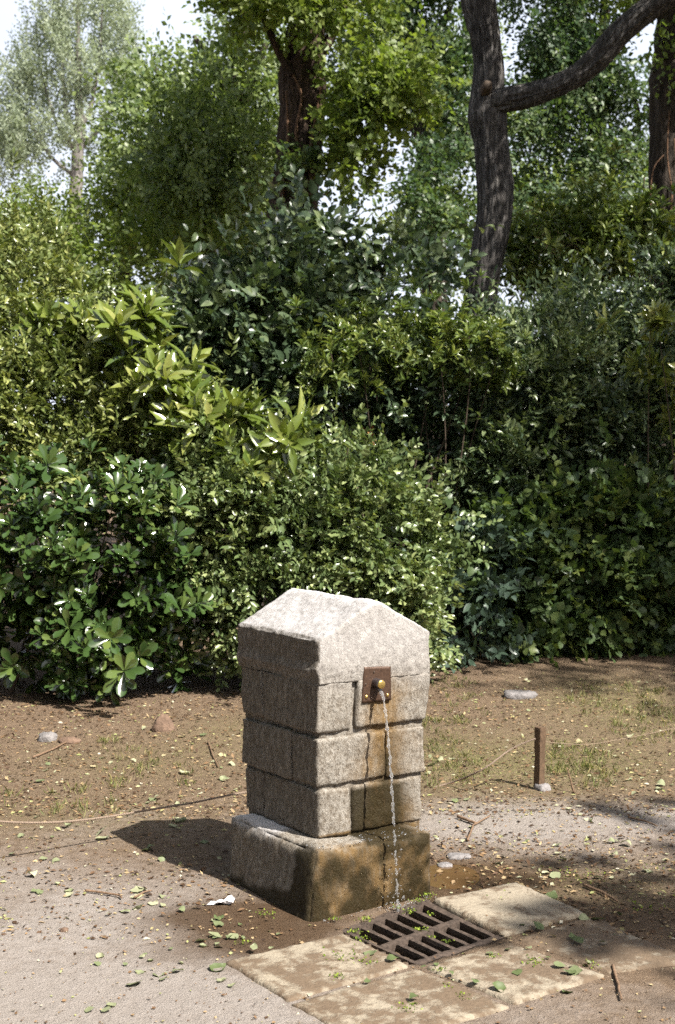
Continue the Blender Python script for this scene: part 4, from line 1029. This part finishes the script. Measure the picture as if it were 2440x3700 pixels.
# tree standing to the right of the camera's view whose shade falls on the right-hand shrubs
bs = np.array([6.6, 5.6, 0.0])
ts = empty('shade_tree', bs, 'tree outside the view at right casting shade on the right-hand shrubs', 'tree')
trunk('trunk', [(6.6, 5.6, -.1, .3), (6.55, 5.6, 1.5, .2), (6.4, 5.7, 3.5, .18), (6.2, 6.0, 6.0, .15), (6.1, 6.3, 8.5, .08), (6.0, 6.5, 10, .04)], 'darkbark', ts, bs, 20, .1, .015, 18)
for tip in ((5.0, 6.6, 8.0), (6.9, 7.6, 8.2), (7.3, 5.2, 8.0), (5.5, 7.8, 7.4)):
    a_ = np.array([6.25, 5.95, 5.6]); t_ = np.array(tip); m_ = (a_+t_)/2+np.array([0, 0, .3])
    trunk('branch', [(*a_, .08), (*m_, .06), (*t_, .02)], 'darkbark', ts, bs, 8, .15, .005, 19)
crown(ts, bs, [(5.9, 6.9, 8.2, 1.3, 1.3, .9), (6.9, 7.3, 8.3, 1.3, 1.3, .9), (6.9, 5.6, 8.5, 1.2, 1.2, 1.0), (7.0, 4.6, 8.3, 1.1, .9, .7), (8.0, 5.0, 8.4, 1.0, 1.0, .7), (5.6, 8.2, 7.9, 1.0, 1.0, .7), (7.4, 8.6, 8.3, 1.2, 1.2, .8)], 'tree', 130, 1350, 52, .10, 7, 'quad', .7, .4, .4, .3, shell=.2)

# unseen trees added around the clearing to block part of the sky light
rs = np.random.RandomState(77)
for k_, (x, y, h_, r_, lb) in enumerate((
        (-5.6, 5.6, 9.5, 2.6, 'added unseen tree left of the clearing, outside the view beside the shrubs'), (-5.8, 1.0, 10.5, 2.8, 'added unseen tree left of the viewpoint, outside the view'),
        (-4.5, -5.0, 9.5, 2.7, 'added unseen tree behind the viewpoint to the left, outside the view'), (0.5, -9.0, 8.0, 2.8, 'added unseen tree straight behind the viewpoint, outside the view'),
        (7.8, -.5, 9.4, 2.0, 'added unseen tree right of the viewpoint, outside the view'), (10.5, 9.0, 9.0, 2.6, 'added unseen tree right of the large shrub, outside the view'),
        (-9.5, 12.0, 9.0, 2.6, 'added unseen tree beyond the left shrubs, outside the view'), (6.5, -10.5, 6.0, 2.4, 'low added unseen tree behind the viewpoint to the right, outside the view'))):
    bb = np.array([x, y, 0.0]); tt = empty('added_tree', bb, lb, 'tree')
    trunk('trunk', [(x, y, -.1, .3), (x+.1, y, 1.5, .22), (x-.1, y+.1, h_*.55, .16), (x, y, h_*.95, .05)], 'darkbark', tt, bb, 14, .2, .015, 20+k_)
    lm = [(x+rs.normal()*.7*r_*.6, y+rs.normal()*.6*r_*.6, h_*f_, r_*.75, r_*.75, h_*.16) for f_ in (.22, .36, .5, .62, .75, .85, .92)]
    crown(tt, bb, lm, 'tree', 170, 1500, 100+k_, .27, 6, 'quad', .75, .6, .6, .2, shell=.3, fb=.0)

# far wood closing the view near the horizon
rs = np.random.RandomState(60)
fl = [(x+rs.normal()*1.5, 52+rs.normal()*3, 1.6+rs.rand()*1.8, 4, 2, 2.4+rs.rand()*1.2) for x in np.arange(-26, 27, 4.0)]
fw = plant('far_wood', None, None, fl, 'spray', 'tree', 'quad', 500, 5200, .8, 6, .26, .7, 61, base=(0, 52, 0), length=.8, shell=.3, fb=.9, stem=None)
for ch in list(fw.children):
    ch.name = 'far_wood_mass'; ch.parent = None; ch.location = (0, 52, 0); tag(ch, 'dark mass of distant woodland near the horizon', 'woodland', kind='stuff')
bpy.data.objects.remove(fw)

# ------------------------------------------------------------------ dead leaves in the shrubs
rs = np.random.RandomState(70)
def dead_cluster(px, py, Y, n, s, spread_px, label, seed):
    rs = np.random.RandomState(seed); c = aty(px, py, Y); e = empty('dead_leaf_cluster', c, label, 'dead leaves')
    V0, F0 = TPL['ovate']
    for i in range(n):
        p = np.array([rs.normal()*spread_px[0], rs.normal()*.03, rs.normal()*spread_px[1]])*Y/FPX*np.array([1, FPX/Y, 1]); d = norm((rs.normal(size=3)+np.array([0, -.3, -1.2]))[None]); nn = norm((rs.normal(size=3)+np.array([.4, -1, .3]))[None])
        V, F, t_ = bake(p[None], d, nn, np.array([s*(.7+.6*rs.rand())]), np.array([rs.rand()]), 'ovate', .6, np.zeros(3))
        obj('dead_leaf', mesh_from('dead_leaf', V, F, tone=t_), M['dead'], e)
dead_cluster(1335, 1590, 10.3, 24, .045, (18, 48), 'rusty orange cluster of dead leaves in the shadow behind the fountain', 1)
dead_cluster(2270, 2345, 10.0, 26, .05, (25, 40), 'withered brown plant below the ivy at right', 2)

# ------------------------------------------------------------------ litter, fallen leaves, twigs, grass, moss
def on_ground(px, py):
    p = np.array([atz(x, y, .0) for x, y in zip(px, py)]); p[:, 2] = ground_h(p[:, 0], p[:, 1]); return p
def sample_px(n, rs, boxes):
    out = []; w = np.array([b[4] for b in boxes], float); w /= w.sum()
    for b_, m in zip(boxes, rs.multinomial(n, w)):
        out.append(np.stack([rs.uniform(b_[0], b_[2], m), rs.uniform(b_[1], b_[3], m)], -1))
    return np.concatenate(out)
rs = np.random.RandomState(80)
def chips(name, n, boxes, size, mat, seed, label, tl=0, th=1, wid=.5):
    rs = np.random.RandomState(seed); q = sample_px(n, rs, boxes); p = on_ground(q[:, 0], q[:, 1])
    u, v = fcoord(p); ok = ~((u > -.06) & (u < .48) & (v > -.12) & (v < .55)) & ~inside_quad(p[:, 0], p[:, 1], gr_q, 1.05)
    p = p[ok]; m = len(p)
    p[:, 2] += .004
    d = np.stack([rs.normal(size=m), rs.normal(size=m), rs.normal(size=m)*.22], -1); nn = np.stack([rs.normal(size=m)*.4, rs.normal(size=m)*.4, np.ones(m)], -1)
    S = size*(.4+1.2*rs.rand(m)**2); V, F, t_ = bake(p, norm(d), norm(nn), S, tl+(th-tl)*rs.rand(m), 'quad', wid, np.zeros(3))
    o = obj(name, mesh_from(name, V, F, tone=t_, smooth=False), M[mat]); tag(o, label, 'leaf litter', kind='stuff'); return o
chips('leaf_litter', 26000, [(-300, 2480, 2700, 2950, 7), (-300, 2380, 2700, 2620, 3), (-200, 2900, 2500, 3200, 1.0), (-100, 3150, 1000, 3400, .25), (1500, 3000, 2500, 3400, .8)], .020, 'litter', 81, 'brown and tan leaf litter strewn over the earth')
chips('gravel_crumbs', 2600, [(-200, 2900, 2600, 3800, 5)], .010, 'litter', 82, 'pale crumbs and grit on the bare path', .2, 1, .8)

# single fallen leaves
fallen_tpl = []
V0, F0 = TPL['ovate']
for q in range(8):
    r_ = np.random.RandomState(90+q); V = V0.copy(); V[:, 0] *= .75+.3*r_.rand(); V[:, 2] = .16*V[:, 1]*(1-V[:, 1])*4*r_.normal()+.5*np.abs(V[:, 0])*r_.rand()+.045*r_.normal(size=len(V))+.12*V[:, 1]*r_.normal()
    V[:, 1] -= .5
    fallen_tpl.append((V, F0))
fallen_me = {}
def fallen_mesh(shape, tone_i):
    if (shape, tone_i) not in fallen_me:
        V, F = fallen_tpl[shape]; me = mesh_from('fallen_leaf', V, F, tone=np.full(len(V), (tone_i+.5)/8)); me.materials.append(M['fallen']); fallen_me[(shape, tone_i)] = me
    return fallen_me[(shape, tone_i)]
def fallen(px, py, size, tone_i, label, group, seed):
    r_ = np.random.RandomState(seed); p = on_ground([px], [py])[0]
    if inside_quad(np.array([p[0]]), np.array([p[1]]), [atz(1556, 3244), atz(2480, 3460), atz(1480, 3745), atz(830, 3440)], 1.0)[0]: p[2] = max(p[2], .012)
    o = bpy.data.objects.new('fallen_leaf', fallen_mesh(r_.randint(8), tone_i)); col.objects.link(o)
    o.location = (float(p[0]), float(p[1]), float(p[2])+.006); o.scale = (size, size, size)
    o.rotation_euler = (r_.normal()*.22, r_.normal()*.22, r_.rand()*6.28); tag(o, label, 'leaf', group); return o
zones = [
    ((0, 2640, 880, 2960), 46, 'on litter beyond the rope', 'leaves left of the fountain beyond the rope', (2, 3, 4, 5, 6, 1)),
    ((0, 2990, 760, 3330), 28, 'on bare earth before the rope', 'leaves left of the fountain before the rope', (1, 2, 3, 5)),
    ((330, 3400, 960, 3690), 24, 'on the bottom left path', 'leaves on the path at the bottom left', (1, 2, 3, 2)),
    ((640, 3270, 1080, 3400), 12, 'on wet mud beside the plinth', 'leaves on the mud beside the plinth', (0, 1, 2)),
    ((1540, 2480, 2440, 2900), 52, 'on the litter round the post', 'leaves on the litter round the post', (2, 3, 4, 5, 6)),
    ((1560, 2900, 2440, 3200), 34, 'on pale earth right of the fountain', 'leaves right of the fountain', (1, 2, 3, 5)),
    ((1850, 3200, 2440, 3560), 22, 'right of the paving', 'leaves right of the paving', (0, 1, 2)),
    ((1300, 3420, 2200, 3640), 12, 'on the dirty paving slabs', 'leaves on the paving', (0, 0, 1)),
]
rs = np.random.RandomState(91); sd_ = 1000; lying = []
for (x0, y0, x1, y1), n, lb, gp, tones in zones:
    for k in range(n):
        if k % 3 == 0 or n < 20: kx, ky = rs.uniform(x0, x1), rs.uniform(y0, y1); x, y = kx, ky
        else: x, y = kx+rs.normal()*55, ky+rs.normal()*28
        p = atz(x, y); u, v = fcoord(p[None])
        if -.08 < u[0] < .5 and -.14 < v[0] < .6: continue
        if inside_quad(np.array([p[0]]), np.array([p[1]]), gr_q, 1.1)[0]: continue
        lying.append((x, fallen(x, y, .018+.032*rs.rand()**1.8, tones[rs.randint(len(tones))], None, gp, sd_), lb)); sd_ += 1
ORD = ['first', 'second', 'third', 'fourth', 'fifth', 'sixth', 'seventh', 'eighth', 'ninth', 'tenth', 'eleventh', 'twelfth', 'thirteenth', 'fourteenth', 'fifteenth', 'sixteenth', 'seventeenth', 'eighteenth', 'nineteenth', 'twentieth']
def tone_word(o):
    a = o.data.attributes['tone'].data[0].value*8
    return ['dark green', 'green', 'pale green', 'greyish green', 'cream', 'whitish', 'tan', 'brown'][min(7, int(a))]
by = {}
for x, o, lb in lying: by.setdefault((lb, tone_word(o)), []).append((x, o))
for (lb, cw), L_ in by.items():
    L_.sort(key=lambda q: q[0])
    for k, (x, o) in enumerate(L_):
        o['label'] = (f'only {cw} leaf {lb}' if len(L_) == 1 else f'{ORD[k]} {cw} leaf from the left {lb}' if k < 20 else f'{cw} leaf {lb}')
        o['category'] = 'leaf'
for x, y, s, t_, lb in ((650, 2965, .06, 2, 'pale green leaf lying in the middle of the fountain shadow'), (530, 3073, .05, 1, 'dull green leaf in the shadow towards its lower edge'),
                        (365, 3015, .075, 4, 'whitish torn leaf just left of the fountain shadow'), (372, 3035, .06, 3, 'yellowish leaf touching the whitish torn leaf'),
                        (490, 3560, .055, 2, 'largest light green leaf in the bottom left leaf cluster'), (790, 3500, .06, 0, 'dark green leaf standing on the path below the mud'),
                        (1720, 2430, .07, 5, 'single yellow leaf below the bluish shrub'), (665, 2795, .06, 4, 'long cream leaf lying just behind the rope')):
    fallen(x, y, s, t_, lb, None, sd_); sd_ += 1

def twig(pts, r, label):
    P = on_ground([p[0] for p in pts], [p[1] for p in pts]); P[:, 2] += r+.004
    s = np.linspace(0, len(P)-1, 24); path = np.stack([np.interp(s, np.arange(len(P)), P[:, k]) for k in range(3)], -1)
    path += .003*np.stack([fbm(path, 30, 2), fbm(path+3, 30, 2), 0*s], -1)
    V, F = tube(path, r*(1-.5*s/len(P)), 6); c = path[0]
    tag(obj('twig', mesh_from('twig', V-c, F), M['twig'], None, c), label, 'twig')
twig([(308, 3227), (360, 3232), (430, 3242), (440, 3252)], .005, 'bent dark twig on the bare path left of the fountain shadow')
twig([(485, 3250), (520, 3232), (548, 3225)], .004, 'short pale twig just right of the bent dark twig')
twig([(752, 2690), (775, 2750), (790, 2780)], .004, 'slanting thin twig on the litter left of the fountain')
twig([(120, 2745), (200, 2710), (240, 2690)], .006, 'pale broken twig on the litter at far left')
twig([(1690, 3040), (1710, 2990), (1770, 2955)], .005, 'dry stalk lying on pale earth right of the plinth')
twig([(1655, 2960), (1720, 2985)], .008, 'dark stick end near the dry stalk right of the plinth')
twig([(2110, 3210), (2180, 3240), (2230, 3270)], .006, 'dark twig on mud beyond the upper right slab')
twig([(2215, 3500), (2235, 3570), (2245, 3620)], .005, 'dark twig crossing the front edge of the paving')
twig([(2270, 2955), (2330, 2970), (2375, 2990)], .005, 'thin twig on the pale earth at the right edge')

# crumpled paper
pc = on_ground([800], [3268])[0]; n_ = 12
gx, gy = np.meshgrid(np.linspace(-1, 1, n_), np.linspace(-1, 1, n_)); Pp = np.stack([gx.ravel(), gy.ravel(), np.zeros(n_*n_)], -1)
Pp = Pp*np.array([.045, .022, 1])+np.stack([.01*fbm(Pp+1, 2, 2), .01*fbm(Pp+4, 2, 2), .026*np.abs(fbm(Pp, 1.8, 2))*(gx.ravel() > -.3)+.004], -1)
i, j = np.meshgrid(np.arange(n_-1), np.arange(n_-1)); a = (j*n_+i).ravel(); Fp = np.stack([a, a+1, a+1+n_, a+n_], -1)
tag(obj('paper_scrap', mesh_from('paper_scrap', Pp, Fp, smooth=False), M['paper'], None, pc), 'crumpled white paper scrap on the mud left of the plinth', 'paper')

def blades(name, n, boxes, h, seed, label, mat='grass'):
    rs = np.random.RandomState(seed); q = sample_px(n, rs, boxes); p = on_ground(q[:, 0], q[:, 1])
    tf = rs.permutation(n)[:max(1, n//9)]; p = p[tf[rs.randint(0, len(tf), n)]]+np.stack([rs.normal(size=n)*.018, rs.normal(size=n)*.018, np.zeros(n)], -1)
    d = norm(np.stack([rs.normal(size=n)*.55, rs.normal(size=n)*.55, np.ones(n)], -1)); nn = rand_unit(n, rs)
    V, F, t_ = bake(p, d, nn, h*(.4+.9*rs.rand(n)), rs.rand(n), 'quad', .09, np.zeros(3))
    o = obj(name, mesh_from(name, V, F, tone=t_), M[mat]); tag(o, label, 'grass', kind='stuff')
blades('grass', 2600, [(1530, 2600, 1700, 2700, 1), (1500, 2700, 1760, 2850, 1.4), (1990, 2690, 2090, 2800, 1.2), (2100, 2700, 2230, 2850, 1), (2050, 2500, 2440, 2600, 2), (2200, 2580, 2440, 2700, 1.4), (350, 2680, 700, 2850, 1.2), (0, 2840, 500, 2960, .7), (1560, 2480, 1760, 2600, 1)], .042, 95, 'sparse short grass tufts growing through the litter')
def moss(name, spots, seed, label):
    rs = np.random.RandomState(seed); Ps = []
    for (x, y, r, n) in spots:
        c = atz(x, y, .0); Ps.append(np.stack([c[0]+rs.normal(size=n)*r, c[1]+rs.normal(size=n)*r, np.full(n, (.010 if not inside_quad(np.array([c[0]]), np.array([c[1]]), gr_q, 1.0)[0] else -.003))], -1))
    p = np.concatenate(Ps); n = len(p); d = norm(np.stack([rs.normal(size=n), rs.normal(size=n), .25+rs.rand(n)], -1))
    V, F, t_ = bake(p, d, norm(np.stack([rs.normal(size=n)*.5, rs.normal(size=n)*.5, np.ones(n)], -1)), .004+.007*rs.rand(n), rs.rand(n), 'quad', .7, np.zeros(3))
    o = obj(name, mesh_from(name, V, F, tone=t_), M['moss']); tag(o, label, 'moss', kind='stuff')
moss('moss', [(1285, 3358, .018, 50), (1320, 3335, .014, 36), (1480, 3292, .014, 36), (1505, 3265, .014, 36), (1545, 3243, .016, 46), (1525, 3357, .016, 30), (1300, 3405, .016, 30), (1430, 3290, .01, 18), (1815, 3265, .014, 40), (1808, 3305, .014, 40), (1770, 3255, .01, 16),
              (1780, 3465, .012, 30), (1930, 3485, .02, 50), (1620, 3575, .012, 30), (1670, 3613, .014, 30), (1230, 3470, .03, 50), (1330, 3485, .014, 30), (1225, 3540, .012, 26), (1480, 3650, .02, 36), (2135, 3498, .014, 36), (1595, 3518, .012, 26), (1210, 3330, .012, 30), (960, 3310, .02, 50), (880, 3415, .016, 40), (1620, 3400, .01, 16),
              (1560, 3385, .008, 14), (1555, 3300, .008, 20), (2320, 3280, .05, 50), (2080, 3170, .05, 60), (2400, 3140, .05, 40)], 96, 'small moss and weed tufts on the paving and round the drain')
